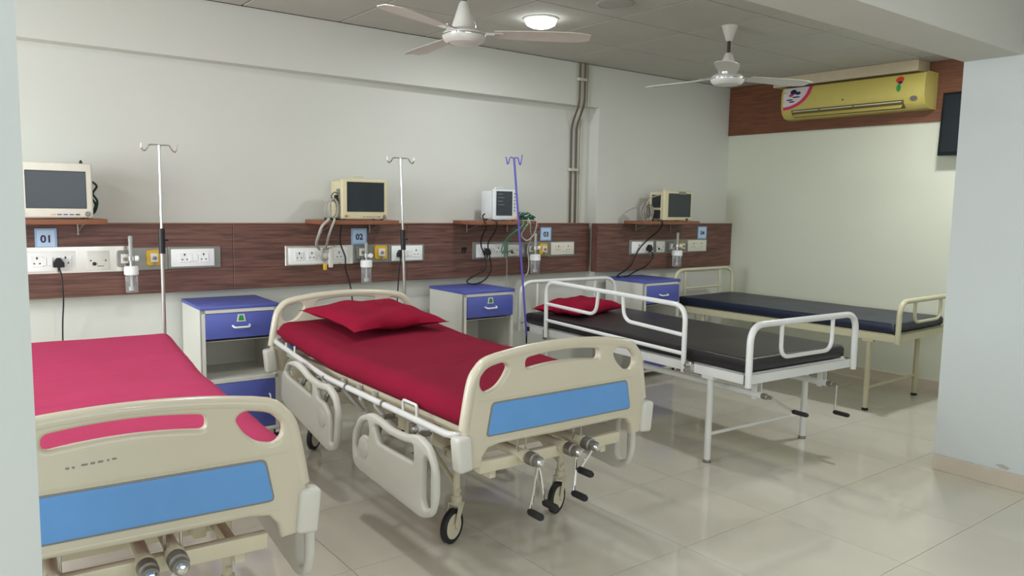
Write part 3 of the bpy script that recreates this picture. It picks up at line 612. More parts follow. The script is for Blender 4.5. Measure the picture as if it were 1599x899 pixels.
# ------------------------------------------------------------------ moulded-board hospital beds
def board(parent, y, face, name, marks=False):
    """moulded head or foot board; face=-1 looks to -y"""
    half = [(0.385, 0.446), (0.462, 0.452), (0.466, 0.50), (0.458, 0.583), (0.440, 0.705), (0.424, 0.775), (0.402, 0.815), (0.360, 0.844), (0.300, 0.858), (0.220, 0.868), (0.110, 0.8765), (0.0, 0.879)]
    bot = [(0.0, 0.522), (0.300, 0.526), (0.352, 0.518), (0.376, 0.490)]
    outer = [(x, z) for x, z in bot]+half[:-1]+[(0.0, 0.879)]
    outer = outer+[(-x, z) for x, z in reversed(half[:-1])]+[(-x, z) for x, z in reversed(bot[1:])]
    cut = r2([(0.262, 0.808), (0.286, 0.828), (0.345, 0.820), (0.388, 0.795), (0.396, 0.752), (0.372, 0.722), (0.322, 0.734), (0.286, 0.766)], 0.022)
    cutm = [(-x, z) for x, z in reversed(cut)]
    n = 10; up = [(-0.188+0.376*i/n, 0.832+0.014*(1-(abs(i-n/2)/(n/2))**2)) for i in range(n+1)]
    lo = [(x, z-0.042) for x, z in reversed(up)]
    slot = r2(up+lo, [0.0205 if i in (0, n, n+1, 2*n+1) else 0.001 for i in range(2*n+2)], 4)
    bd = plate(name, cream_m, outer, [cut, cutm, slot], 0.036, 0.011, parent, Matrix.Translation((0, y, 0)) @ XZ)
    # raised rim roll along the top, hand grip edge
    rim = [(-0.458, 0.60), (-0.440, 0.705), (-0.424, 0.775), (-0.400, 0.812), (-0.355, 0.842), (-0.22, 0.862), (-0.11, 0.870), (0, 0.873), (0.11, 0.870), (0.22, 0.862), (0.355, 0.842), (0.400, 0.812), (0.424, 0.775), (0.440, 0.705), (0.458, 0.60)]
    MB().tube([(x*0.985, y, z-0.006) for x, z in [(p.x, p.z) for p in smoothline([(a, 0, b) for a, b in rim], 3)]], 0.021, n=12).build('rim_roll', cream_m, bd)
    fy = y+face*0.018
    inset = r2([(-0.362, 0.566), (0.362, 0.566), (0.338, 0.682), (-0.338, 0.682)], 0.016)
    rim2 = r2([(-0.367, 0.561), (0.367, 0.561), (0.343, 0.687), (-0.343, 0.687)], 0.018)
    plate('panel_gasket', greyo_m, rim2, [], 0.004, 0.001, bd, Matrix.Translation((0, fy+face*0.001, 0)) @ XZ)
    plate('blue_panel', bluep_m, inset, [], 0.008, 0.002, bd, Matrix.Translation((0, fy+face*0.002, 0)) @ XZ)
    for s in (-1, 1):
        MB().box((s*0.462, y+face*0.006, 0.514), (0.064, 0.058, 0.132), Matrix.Rotation(s*0.10, 3, 'Y'), bev=0.014, seg=3).build('corner_bumper', cream2_m, bd)
    if marks:
        for q, (mx, mw, mz) in enumerate(((-0.135, 0.008, 0.745), (-0.122, 0.006, 0.745), (-0.098, 0.014, 0.748), (-0.080, 0.010, 0.749), (-0.063, 0.012, 0.750), (-0.046, 0.005, 0.751), (-0.032, 0.010, 0.752))):
            MB().span(mx-mw/2, mx+mw/2, y-0.0188, y-0.0178, mz-0.003, mz+0.002).build('worn_print', greyo_m, bd, smooth=0)
    MB().span(-0.40, 0.40, y-0.0195, y-0.016, 0.694, 0.698, bev=0.001, seg=1).build('moulded_ridge', cream_m, bd)
    MB().span(-0.39, 0.39, y-0.019, y+0.019, 0.530, 0.545, bev=0.006).build('lower_lip', cream_m, bd)
    return bd
def side_rail(parent, x, y0, zoff, flip, tilt=0.0):
    """moulded side rail lowered beside the bed; y0 = its foot-side end, runs 0.70 along +y"""
    o = [(0.0, 0.42), (0.0, 0.33), (0.03, 0.255), (0.10, 0.228), (0.16, 0.232), (0.64, 0.262), (0.69, 0.285), (0.70, 0.33), (0.695, 0.42), (0.63, 0.50), (0.53, 0.537), (0.45, 0.532), (0.36, 0.515), (0.24, 0.518), (0.13, 0.542), (0.05, 0.518), (0.01, 0.455)]
    h2 = [(0.034, 0.29), (0.080, 0.270), (0.098, 0.30), (0.094, 0.45), (0.066, 0.482), (0.034, 0.45)]
    h1 = [(0.16, 0.425), (0.46, 0.425), (0.495, 0.495), (0.45, 0.503), (0.36, 0.486), (0.24, 0.488), (0.16, 0.500)]
    h3 = [(0.670, 0.36), (0.655, 0.318), (0.645, 0.365), (0.630, 0.405), (0.595, 0.428), (0.545, 0.425), (0.532, 0.46), (0.545, 0.500), (0.605, 0.482), (0.655, 0.43)]
    disc = (0.585, 0.372)
    if flip:                       # head-end rail: curved slot round the disc, long grip opening towards the head
        h1 = [(0.30, 0.425), (0.615, 0.425), (0.655, 0.44), (0.62, 0.488), (0.53, 0.505), (0.45, 0.502), (0.36, 0.486), (0.30, 0.487)]
        h2 = [(0.034, 0.29), (0.072, 0.275), (0.082, 0.36), (0.105, 0.410), (0.16, 0.440), (0.235, 0.440), (0.245, 0.487), (0.13, 0.510), (0.06, 0.485), (0.034, 0.44)]
        h3 = None; disc = (0.165, 0.365)
    ct, st = math.cos(tilt), math.sin(tilt)
    def T(l, r): return r2([(y0+a*ct-(b-0.4)*st, 0.4+zoff+a*st+(b-0.4)*ct) for a, b in l], r)
    p = plate('side_rail', cream2_m, T(o, 0.03), [T(h1, 0.018), T(h2, 0.014)]+([T(h3, 0.012)] if h3 else []), 0.030, 0.011, parent, Matrix.Translation((x, 0, 0)) @ YZ)
    s = 1 if x > 0 else -1
    cx_, cz_ = disc
    MB().lathe([(0.042, 0), (0.042, 0.004), (0.036, 0.006)], (x+s*0.013, y0+cx_*ct-(cz_-0.4)*st, 0.4+zoff+cx_*st+(cz_-0.4)*ct), Matrix.Rotation(s*PI/2, 3, 'Y'), n=24).build('pivot_disc', cream2_m, p)
    # linkage holding the rail to the frame
    for yy in (y0+0.2, y0+0.5):
        MB().tube([(x-s*0.012, yy, 0.45+zoff), (x-s*0.05, yy+0.03, 0.50), (s*0.40, yy+0.03, 0.50)], 0.012, n=8).build('rail_arm', steeld_m, p)
    return p
def caster(parent, x, y, top, swing, label=None):
    zr = 0.072
    co = MB().lathe([(0.018, 0.150), (0.023, 0.162), (0.023, 0.190), (0.016, 0.196), (0.016, top)], (x, y, 0), n=14).build('caster', creamp_m, parent)
    R = Matrix.Rotation(swing, 3, 'Z'); off = R @ Vector((0, -0.034, 0)); wx, wy = x+off.x, y+off.y
    f = MB()
    for s in (-1, 1):
        a = [Vector((s*0.023, 0.018, 0.160)), Vector((s*0.023, -0.020, 0.160)), Vector((s*0.023, -0.045, 0.078)), Vector((s*0.023, -0.034, 0.062)), Vector((s*0.023, -0.022, 0.078))]
        f.poly([tuple(R @ p + Vector((x, y, 0))) for p in a], tuple(R @ Vector((s*0.004, 0, 0))))
    f.box((x, y, 0.160), (0.054, 0.046, 0.012), R, bev=0.003)
    f.build('caster_fork', creamp_m, co)
    WR = (R.to_4x4() @ Matrix.Rotation(PI/2, 4, 'Y')).to_3x3()
    MB().lathe([(0.052, -0.012), (0.066, -0.014), (0.072, -0.009), (0.072, 0.009), (0.066, 0.014), (0.052, 0.012)], (wx, wy, zr), WR, n=32).build('tyre', rubber_m, co)
    MB().lathe([(0.010, -0.020), (0.014, -0.016), (0.050, -0.0145), (0.053, -0.012), (0.053, 0.012), (0.050, 0.0145), (0.014, 0.016), (0.010, 0.020)], (wx, wy, zr), WR, n=28).build('wheel_hub', creamp_m, co)
    return co
def crank(parent, x, z, ys, ye, rods, grip_dir=1):
    c = MB().tube([(x, ys, z+0.01), (x, ye, z)], 0.020, n=14).lathe([(0.026, 0), (0.026, 0.02)], (x, ye+0.03, z), Matrix.Rotation(PI/2, 3, 'X'), n=14).build('crank', creamp_m, parent)
    MB().lathe([(0.026, 0), (0.026, 0.035), (0.021, 0.04), (0.021, 0.062)], (x, ye, z), Matrix.Rotation(PI/2, 3, 'X'), n=18).build('crank_sleeve', steeld_m, c)
    MB().lathe([(0.013, 0), (0.016, 0.008), (0.012, 0.018), (0.002, 0.022)], (x, ye-0.06, z), Matrix.Rotation(PI/2, 3, 'X'), n=16).build('crank_ball', chrome_m, c)
    for (dx, dz, gy) in rods:
        e = Vector((x+dx, ye-0.055, z+dz))
        MB().tube([(x, ye-0.055, z), tuple(e)], 0.006, n=8).build('crank_arm', chrome_m, c)
        MB().lathe([(0.010, 0), (0.014, 0.008), (0.014, 0.07), (0.010, 0.078)], tuple(e+Vector((0, 0.006, 0))), Matrix.Rotation(PI/2, 3, 'X'), n=14).build('crank_grip', rubber_m, c)
    return c

def abs_bed(foot_c, rz, label, head=True):
    L = 1.96
    t = thing('hospital_bed', label, 'bed', (foot_c[0], foot_c[1], 0), rz, 'cream hospital beds with moulded boards')
    board(t, 0.0, -1, 'footboard', not head); 
    if head: board(t, L, -1, 'headboard')
    # under-frame
    f = MB()
    for s in (-1, 1): f.span(s*0.23-0.02, s*0.23+0.02, 0.30, L-0.2, 0.36, 0.42, bev=0.006)
    for y in (0.37, L-0.13): f.span(-0.30, 0.30, y-0.02, y+0.02, 0.355, 0.405, bev=0.006)
    f.span(-0.36, 0.36, 0.028, 0.062, 0.405, 0.452, bev=0.006)
    f.span(-0.30, -0.27, 0.05, 0.38, 0.37, 0.41, bev=0.005).span(0.27, 0.30, 0.05, 0.38, 0.37, 0.41, bev=0.005)
    f.span(-0.36, 0.36, L-0.062, L-0.028, 0.405, 0.452, bev=0.006)
    f.build('base_frame', creamp_m, t)
    d = MB()
    for s in (-1, 1): d.span(s*0.37-0.015, s*0.37+0.015, 0.05, L-0.05, 0.535, 0.568, bev=0.004)
    for k in range(9): d.span(-0.37, 0.37, 0.12+k*0.21, 0.15+k*0.21, 0.540, 0.565, bev=0.003)
    for y in (0.45, 1.0, 1.5):
        for s in (-1, 1): d.tube([(s*0.23, y, 0.41), (s*0.34, y+0.06, 0.55)], 0.012, n=8)
    for y in (0.36, L-0.13):
        for s in (-1, 1): d.tube([(s*0.25, y, 0.39), (s*0.36, y-0.12, 0.55)], 0.012, n=8)
    d.build('mattress_deck', creamp_m, t)
    for s in (-1, 1):
        for yy in (0.80, 0.95, 1.12):
            MB().tube([(s*0.405, yy, 0.565), (s*0.395, yy, 0.50), (s*0.30, yy+(0.0 if yy != 0.95 else 0.1), 0.39)], 0.010, n=8).build('strut', white_m, t)
    # white mattress retainer tubes down both sides with collars
    for s in (-1, 1):
        pts = rnd([(s*0.36, 0.045, 0.555), (s*0.449, 0.09, 0.552), (s*0.449, 1.22, 0.556), (s*0.449, L-0.05, 0.628), (s*0.40, L-0.02, 0.63)], [0, 0.06, 0.12, 0.05, 0])
        rt = MB().tube(pts, 0.014, n=12).build('retainer_tube', white_m, t)
        for yy in (0.62, 0.98, 1.22):
            MB().tube([(s*0.449, yy-0.008, 0.556), (s*0.449, yy+0.008, 0.556)], 0.016, n=12).build('tube_collar', steeld_m, rt)
        MB().tube(rnd([(s*0.449, 0.34, 0.56), (s*0.449, 0.34, 0.612), (s*0.449, 0.45, 0.612), (s*0.449, 0.45, 0.56)], 0.012), 0.006, n=8).build('retainer_hoop', white_m, rt)
        for yy in (1.62, 1.74): MB().tube([(s*0.449, yy, 0.60), (s*0.449, yy, 0.645)], 0.005, n=8).build('retainer_peg', white_m, rt)
        # release brackets of the side rails
        for yy in (0.38, 1.34):
            bk = MB().span(s*0.40-0.006, s*0.40+0.006, yy-0.075, yy+0.075, 0.45, 0.545, bev=0.003).build('rail_bracket', white_m, t)
            for q in (-0.04, 0.03):
                MB().lathe([(0.014, 0), (0.014, 0.02), (0.008, 0.028)], (s*0.405, yy+q, 0.495), Matrix.Rotation(s*PI/2, 3, 'Y'), n=12).build('bracket_bolt', steel_m, bk)
            MB().box((s*0.418, yy+0.05, 0.485), (0.02, 0.03, 0.06), bev=0.004).build('release_catch', steeld_m, bk)
        side_rail(t, s*0.505, 0.085, -0.008, False)
        side_rail(t, s*0.505, 0.935, 0.006, True, 0.12)
    for (x, y, sw) in ((-0.240, 0.37, -1.15), (0.325, 0.37, -1.15), (-0.285, L-0.15, 2.3), (0.285, L-0.15, -1.9)):
        caster(t, x, y, 0.40, sw)
        MB().tube([(x, y+(-0.02), 0.215), (x*0.98, y+(-0.27 if y < 1 else -0.25)*(-1), 0.37)], 0.011, n=8).build('leg_brace', creamp_m, t)
    crank(t, -0.178, 0.455, 0.62, -0.035, ((-0.035, -0.185, 0), (0.035, -0.165, 0)))
    crank(t, 0.034, 0.448, 0.62, -0.010, ((-0.01, -0.165, 0),))
    crank(t, 0.103, 0.464, 0.62, -0.035, ((-0.075, -0.080, 0),))
    for x in (-0.178, 0.103):
        for q in (x-0.02, x+0.02): MB().tube([(q, 0.015, 0.527), (q, 0.015, 0.47)], 0.004, n=6).build('crank_hanger', steel_m, t)
    MB().span(-0.212, -0.205, 0.86, 0.93, 0.37, 0.41).build('rating_plate', steeld_m, t, smooth=0) if False else MB().span(-0.2525, -0.2495, 0.86, 0.95, 0.368, 0.412).build('rating_plate', steeld_m, t, smooth=0)
    return t

def soft_block(w, y0, y1, z0, z1, m, name, zprof=None, rad=0.03, wr=0.004, nx=24, ny=44, drape=0.0, seed=1, folds=()):
    """mattress-like block with rounded edges and gentle wrinkles; zprof(y)-> lift"""
    rs = random.Random(seed); ph = [rs.uniform(0, 6) for _ in range(8)]
    bm = bmesh.new(); L = y1-y0
    def ins(i, n):
        # parameter spread so that edge rows are dense
        t = i/n; return t
    xs = [-w, -w+rad*0.15, -w+rad*0.5, -w+rad]+[-w+rad+(2*w-2*rad)*i/nx for i in range(1, nx)]+[w-rad, w-rad*0.5, w-rad*0.15, w]
    ys = [y0, y0+rad*0.15, y0+rad*0.5, y0+rad]+[y0+rad+(L-2*rad)*i/ny for i in range(1, ny)]+[y1-rad, y1-rad*0.5, y1-rad*0.15, y1]
    def edge(t, a, b):
        d = min(t-a, b-t)
        return 0 if d >= rad else rad-math.sqrt(max(0, rad*rad-(rad-d)**2))
    top = []; botm = []
    for x in xs:
        rt, rb = [], []
        for y in ys:
            e = min(rad, edge(x, -w, w)+edge(y, y0, y1)); lf = zprof(y) if zprof else 0
            wv = wr*(math.sin(x*9+y*3+ph[0])*0.5+math.sin(y*14+x*4+ph[1])*0.35+math.sin(x*23-y*11+ph[2])*0.2+math.sin(y*31+x*5+ph[3])*0.15)
            for (fy, fs, fa) in folds:
                d = (y-fy-fs*x-0.02*math.sin(x*6+fy*9)); wv += fa*math.exp(-(d/0.016)**2)*(0.35+0.65*math.sin((x+w)/(2*w)*PI))
            rt.append(bm.verts.new((x, y, z1-e+lf+wv))); rb.append(bm.verts.new((x, y, z0+min(e, rad*0.7)+lf*0.95)))
        top.append(rt); botm.append(rb)
    nxs, nys = len(xs), len(ys)
    for i in range(nxs-1):
        for j in range(nys-1):
            bm.faces.new((top[i][j], top[i+1][j], top[i+1][j+1], top[i][j+1])); bm.faces.new((botm[i][j], botm[i][j+1], botm[i+1][j+1], botm[i+1][j]))
    for j in range(nys-1):
        bm.faces.new((top[0][j], top[0][j+1], botm[0][j+1], botm[0][j])); bm.faces.new((top[-1][j+1], top[-1][j], botm[-1][j], botm[-1][j+1]))
    for i in range(nxs-1):
        bm.faces.new((top[i+1][0], top[i][0], botm[i][0], botm[i+1][0])); bm.faces.new((top[i][-1], top[i+1][-1], botm[i+1][-1], botm[i][-1]))
    b = MB(); b.bm.free(); b.bm = bm
    return b.build(name, m, None, smooth=50)

def pillow(w, l, h, m, parent=None, seed=3, name='pillow'):
    rs = random.Random(seed); bm = bmesh.new(); n = 26; G = {}
    ph = [rs.uniform(0, 6) for _ in range(6)]
    for sgn in (1, -1):
        for i in range(n+1):
            for j in range(n+1):
                u, v = i/n*2-1, j/n*2-1
                if sgn == -1 and (i in (0, n) or j in (0, n)): G[(-1, i, j)] = G[(1, i, j)]; continue
                px = u*w*(1-0.10*(1-v*v)*abs(u)**3)*(1+0.05*(abs(u*v))**4); py = v*l*(1-0.12*(1-u*u)*abs(v)**3)*(1+0.05*(abs(u*v))**4)
                q = ((1-u**4)*(1-v**4))**0.55
                z = sgn*h*q*(1 if sgn > 0 else 0.55)
                z += 0.006*q*math.sin(u*7+ph[0]+v*3)+0.005*q*math.sin(v*9+ph[1]-u*5)
                G[(sgn, i, j)] = bm.verts.new((px, py, z))
    for sgn in (1, -1):
        for i in range(n):
            for j in range(n):
                a = [G[(sgn, i, j)], G[(sgn, i+1, j)], G[(sgn, i+1, j+1)], G[(sgn, i, j+1)]]
                if len(set(a)) == 4:
                    try: bm.faces.new(a if sgn > 0 else a[::-1])
                    except ValueError: pass
    b = MB(); b.bm.free(); b.bm = bm
    return b.build(name, m, parent, smooth=70)

bedA = abs_bed((0.392, 2.11), math.radians(-3.5), 'cream hospital bed with blue footboard panel, nearest at left, cut off by the pillar', False)
bedB = abs_bed((1.962, 2.24), math.radians(-0.6), 'cream hospital bed with blue footboard panel, second from left, lowered side rails')
lift = lambda y: 0.0 if y < 1.22 else (y-1.22)/0.7*0.055
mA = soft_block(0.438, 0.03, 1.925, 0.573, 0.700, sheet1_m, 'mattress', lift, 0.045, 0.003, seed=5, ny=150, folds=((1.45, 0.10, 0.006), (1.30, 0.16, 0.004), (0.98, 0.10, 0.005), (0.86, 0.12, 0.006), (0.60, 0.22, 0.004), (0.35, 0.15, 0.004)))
mA.location = (0.400, 2.11, 0); mA.rotation_euler.z = math.radians(-3.5); tag(mA, 'mattress under a crimson sheet paled for glare on the leftmost bed', 'mattress')
mB_ = soft_block(0.433, 0.03, 1.925, 0.573, 0.685, sheet_m, 'mattress', lift, 0.055, 0.004, seed=9, ny=120, folds=((1.1, -0.25, 0.004), (0.7, 0.3, 0.003)))
mB_.location = (1.962, 2.24, 0); mB_.rotation_euler.z = math.radians(-0.6); tag(mB_, 'mattress under a dark crimson sheet on the second bed from left', 'mattress')
pl = pillow(0.295, 0.275, 0.058, pillow_m, seed=4); pl.location = (1.990, 3.86, 0.772); pl.rotation_euler = (math.radians(5), 0, math.radians(6)); tag(pl, 'crimson pillow on the second bed from left', 'pillow')

# ------------------------------------------------------------------ simple tubular beds
def tube_bed(foot_l, rz, W, L, H, label, m, rails, cranks, li=0.27, fh=0.275):
    """origin: foot-left corner of the frame on the floor"""
    t = thing('ward_bed', label, 'bed', (foot_l[0], foot_l[1], 0), rz)
    a = MB(); hh = 0.052
    a.span(0, W, 0, 0.004, H-hh, H).span(0, W, L-0.004, L, H-hh, H).span(0, 0.004, 0, L, H-hh, H).span(W-0.004, W, 0, L, H-hh, H)
    a.span(0, 0.035, 0, L, H-0.004, H).span(W-0.035, W, 0, L, H-0.004, H).span(0, W, 0, 0.035, H-0.004, H).span(0, W, L-0.035, L, H-0.004, H)
    a.build('bed_frame', m, t, smooth=0)
    s = MB(); s.span(0.03, W-0.03, 0.03, L-0.03, H-0.012, H-0.004)
    for k in range(7): s.span(0.005, W-0.005, 0.2+k*0.27, 0.23+k*0.27, H-0.04, H-0.012)
    s.build('bed_platform', m, t, smooth=0)
    # legs with stretchers
    for y in (li, L-0.30):
        for x in (0.02, W-0.05):
            lg = MB().tube([(x+0.015, y, 0.012), (x+0.015, y, H-hh+0.03)], 0.0185, n=12).build('leg', m, t)
            MB().lathe([(0.022, 0), (0.022, 0.014), (0.019, 0.018)], (x+0.015, y, 0), n=12).build('leg_cap', black_m if not cranks else steeld_m, lg)
        MB().tube([(0.035, y, 0.16), (W-0.035, y, 0.16)], 0.010, n=8).build('stretcher', m, t)
    for q in (0.0, W-0.05): MB().span(q+0.0045, q+0.0455, li-0.04, li+0.04, H-hh-0.02, H-0.01, bev=0.003).build('leg_bracket', m, t)
    # head bow
    zt = H+0.295
    hb = MB().tube(rnd([(0.0, L-0.01, H-0.06), (0.0, L-0.01, zt), (W, L-0.01, zt), (W, L-0.01, H-0.06)], [0, 0.12, 0.12, 0], 8), 0.0145, n=12)
    head = hb.build('head_bow', m, t)
    for fx in (0.17, 0.77): MB().tube([(W*fx, L-0.01, H-0.03), (W*fx, L-0.01, zt)], 0.009, n=8).build('bow_upright', m, head)
    if not rails: MB().tube([(W*0.17, L-0.01, H+0.13), (W*0.77, L-0.01, H+0.13)], 0.009, n=8).build('bow_crossbar', m, head)
    # foot bow
    zt = H+fh
    fb = MB().tube(rnd([(-0.004, -0.012, H-0.062), (-0.004, -0.012, zt-0.012), (W+0.004, -0.012, zt-0.012), (W+0.004, -0.012, H-0.062)], [0, 0.10, 0.10, 0], 8), 0.0180, n=14)
    foot = fb.build('foot_bow', m, t)
    MB().tube(rnd([(W*0.27, -0.012, zt-0.012), (W*0.27, -0.012, H+0.072), (W*0.76, -0.012, H+0.072), (W*0.76, -0.012, zt-0.012)], [0, 0.07, 0.07, 0], 8), 0.0115, n=10).build('inner_bow', m, foot)
    for x in (0.0, W): MB().span(x-0.003 if x else -0.006, x+0.006 if x else 0.003, -0.001, 0.016, H-0.054, H-0.002).build('corner_cap', black_m if cranks else m, foot, smooth=0)
    if rails:
        x = -0.022; ys, ye = 0.42, 1.70
        rl = MB().tube(rnd([(x, ys, H-0.055), (x, ys, H+0.315), (x, ye, H+0.335), (x, ye, H-0.055)], [0, 0.09, 0.09, 0], 8), 0.0145, n=12).build('side_guard', m, t)
        MB().tube([(x, ys, H+0.045), (x, ye, H+0.065)], 0.0115, n=10).build('guard_bar', m, rl)
        MB().tube(rnd([(x, ys, H+0.150), (x, 0.915, H+0.168), (x, 0.93, H+0.325)], [0, 0.07, 0], 6), 0.0115, n=10).build('guard_bar', m, rl)
        MB().tube(rnd([(x, ye, H+0.180), (x, 1.175, H+0.168), (x, 1.155, H+0.33)], [0, 0.07, 0], 6), 0.0115, n=10).build('guard_bar', m, rl)
        MB().box((-0.012, ys-0.035, H-0.022), (0.03, 0.05, 0.062), bev=0.004).lathe([(0.010, 0), (0.010, 0.02)], (-0.027, ys-0.035, H-0.012), Matrix.Rotation(-PI/2, 3, 'Y'), n=12).lathe([(0.008, 0), (0.008, 0.02)], (-0.027, ys-0.03, H-0.04), Matrix.Rotation(-PI/2, 3, 'Y'), n=12).build('guard_clamp', steel_m, rl)
        MB().box((-0.012, ye+0.02, H-0.04), (0.02, 0.03, 0.07), bev=0.003).build('guard_hinge', steeld_m, rl)
    if cranks:
        for x, rods in ((0.17, (0.195, -0.10)), (W-0.175, (-0.005, -0.155))):
            cr = MB().tube([(x, 1.0, H-0.135), (x, 0.03, H-0.135)], 0.019, n=12).span(x-0.012, x-0.006, 0.06, 0.09, H-0.16, H-0.03).span(x+0.03, x+0.036, 0.06, 0.09, H-0.16, H-0.03).build('crank', m, t)
            MB().lathe([(0.016, 0), (0.016, 0.03), (0.010, 0.035), (0.010, 0.06)], (x, 0.03, H-0.135), Matrix.Rotation(PI/2, 3, 'X'), n=14).build('crank_sleeve', steeld_m, cr)
            e = (x+rods[0], -0.03, H-0.135+rods[1])
            MB().tube([(x, -0.03, H-0.135), e], 0.0055, n=8).build('crank_arm', chrome_m, cr)
            MB().lathe([(0.009, 0), (0.013, 0.008), (0.013, 0.085), (0.009, 0.095)], (e[0], e[1]+0.006, e[2]), Matrix.Rotation(PI/2, 3, 'X') @ Matrix.Rotation(0.0, 3, 'Y'), n=12).build('crank_grip', rubber_m, cr)
        MB().tube([(0.14, 1.0, H-0.135), (0.14, 1.0, H-0.03)], 0.012, n=8).build('crank_link', m, t)
    return t
H3 = 0.545
b3 = tube_bed((3.362, 2.385), math.radians(-2.8), 0.93, 2.06, H3, 'white tubular ward bed with raised side guard, third from left', white_m, True, True)
m3_ = soft_block(0.435, 0.03, 2.02, 0.0, 0.075, blackrex_m, 'mattress', None, 0.018, 0.002, seed=12)
R3 = Matrix.Rotation(math.radians(-2.8), 3, 'Z'); c = Vector((3.362, 2.385, 0))+R3 @ Vector((0.465, 0, 0))
m3_.location = (c.x, c.y, H3+0.001); m3_.rotation_euler.z = math.radians(-2.8); tag(m3_, 'black rexine mattress on the white ward bed with side guard', 'mattress')
p3 = pillow(0.30, 0.20, 0.065, pillow_m, seed=8); p3.location = (3.845, 4.205, H3+0.112); p3.rotation_euler = (0, 0, math.radians(14)); tag(p3, 'crimson pillow on the black mattress of the third bed', 'pillow')
H4 = 0.565
b4 = tube_bed((5.235, 2.545), math.radians(1.5), 0.83, 1.93, H4, 'ivory tubular ward bed without side guard in the far right corner', ivory_m, False, False, 0.20, 0.240)
m4_ = soft_block(0.39, 0.03, 1.90, 0.0, 0.070, navy_m, 'mattress', None, 0.018, 0.002, seed=15)
R4 = Matrix.Rotation(math.radians(1.5), 3, 'Z'); c = Vector((5.228, 2.545, 0))+R4 @ Vector((0.415, 0, 0))
m4_.location = (c.x, c.y, H4+0.001); m4_.rotation_euler.z = math.radians(1.5); tag(m4_, 'navy rexine mattress on the ivory bed in the far corner', 'mattress')

# ------------------------------------------------------------------ drip poles
def drip_pole(base, top, zc, label, m, hook_w, lower=None, two=True, split=None, collar=True, updir=1):
    t = thing('drip_pole', label, 'drip pole', base); b = Vector(top)-Vector(base)
    if split:
        k = split; mid = b*k
        MB().tube([(0, 0, 0), tuple(mid)], 0.0095, n=12).build('lower_tube', lower or m, t)
        MB().tube([tuple(mid*0.97), tuple(b)], 0.0065, n=12).build('upper_rod', m, t)
        if collar:
            MB().tube([tuple(b*(k-0.04)), tuple(b*(k+0.035))], 0.0155, n=14).build('height_lock', black_m, t)
            MB().tube([tuple(b*k+Vector((0, 0, 0))), tuple(b*k+Vector((0.03, -0.01, 0.0)))], 0.005, n=8).build('lock_screw', black_m, t)
    else:
        MB().tube([(0, 0, 0), tuple(b)], 0.0075, n=12).build('pole_rod', m, t)
    w = hook_w
    for s in (-1, 1):
        if updir == 1:
            pts = [(0, 0, 0), (s*w*0.52, 0, 0.0), (s*w*0.68, 0, -0.018), (s*w*0.85, 0, -0.030), (s*w*0.98, 0, -0.018), (s*w, 0, 0.006)]
        else:
            pts = [(0, 0, 0), (s*w*0.45, 0, 0.004), (s*w*0.62, 0, -0.028), (s*w*0.78, 0, -0.042), (s*w*0.90, 0, -0.01), (s*w, 0, 0.028 if s > 0 else 0.005)]
        MB().tube([tuple(b+p) for p in smoothline(pts, 5)], 0.004, n=8).build('hook', m, t)
    return t
drip_pole((0.952, 4.115, 0.0), (0.955, 4.115, 1.66), 0, 'first chrome drip pole from left, behind the leftmost bed', chrome_m, 0.082, steel_m, split=0.72)
drip_pole((2.470, 4.32, 0.0), (2.40, 4.30, 1.675), 0, 'second chrome drip pole, behind the second bed', chrome_m, 0.095, steel_m, split=0.70)
R3c = Vector((3.362, 2.385, 0))+R3 @ Vector((-0.010, 2.00, 0))
dp = drip_pole((3.438, 4.315, 0.47), (3.297, 4.315, 1.720), 0, 'purple painted drip pole leaning at the head of the third bed', purple_m, 0.072, updir=2)
MB().span(-0.004, 0.0215, -0.012, 0.012, 0.03, 0.06).build('pole_clip', black_m, dp, smooth=0)
MB().tube([(0.0, 0, -0.06), (0.0, 0, 0.004)], 0.006, n=10).build('pole_pin', black_m, dp)

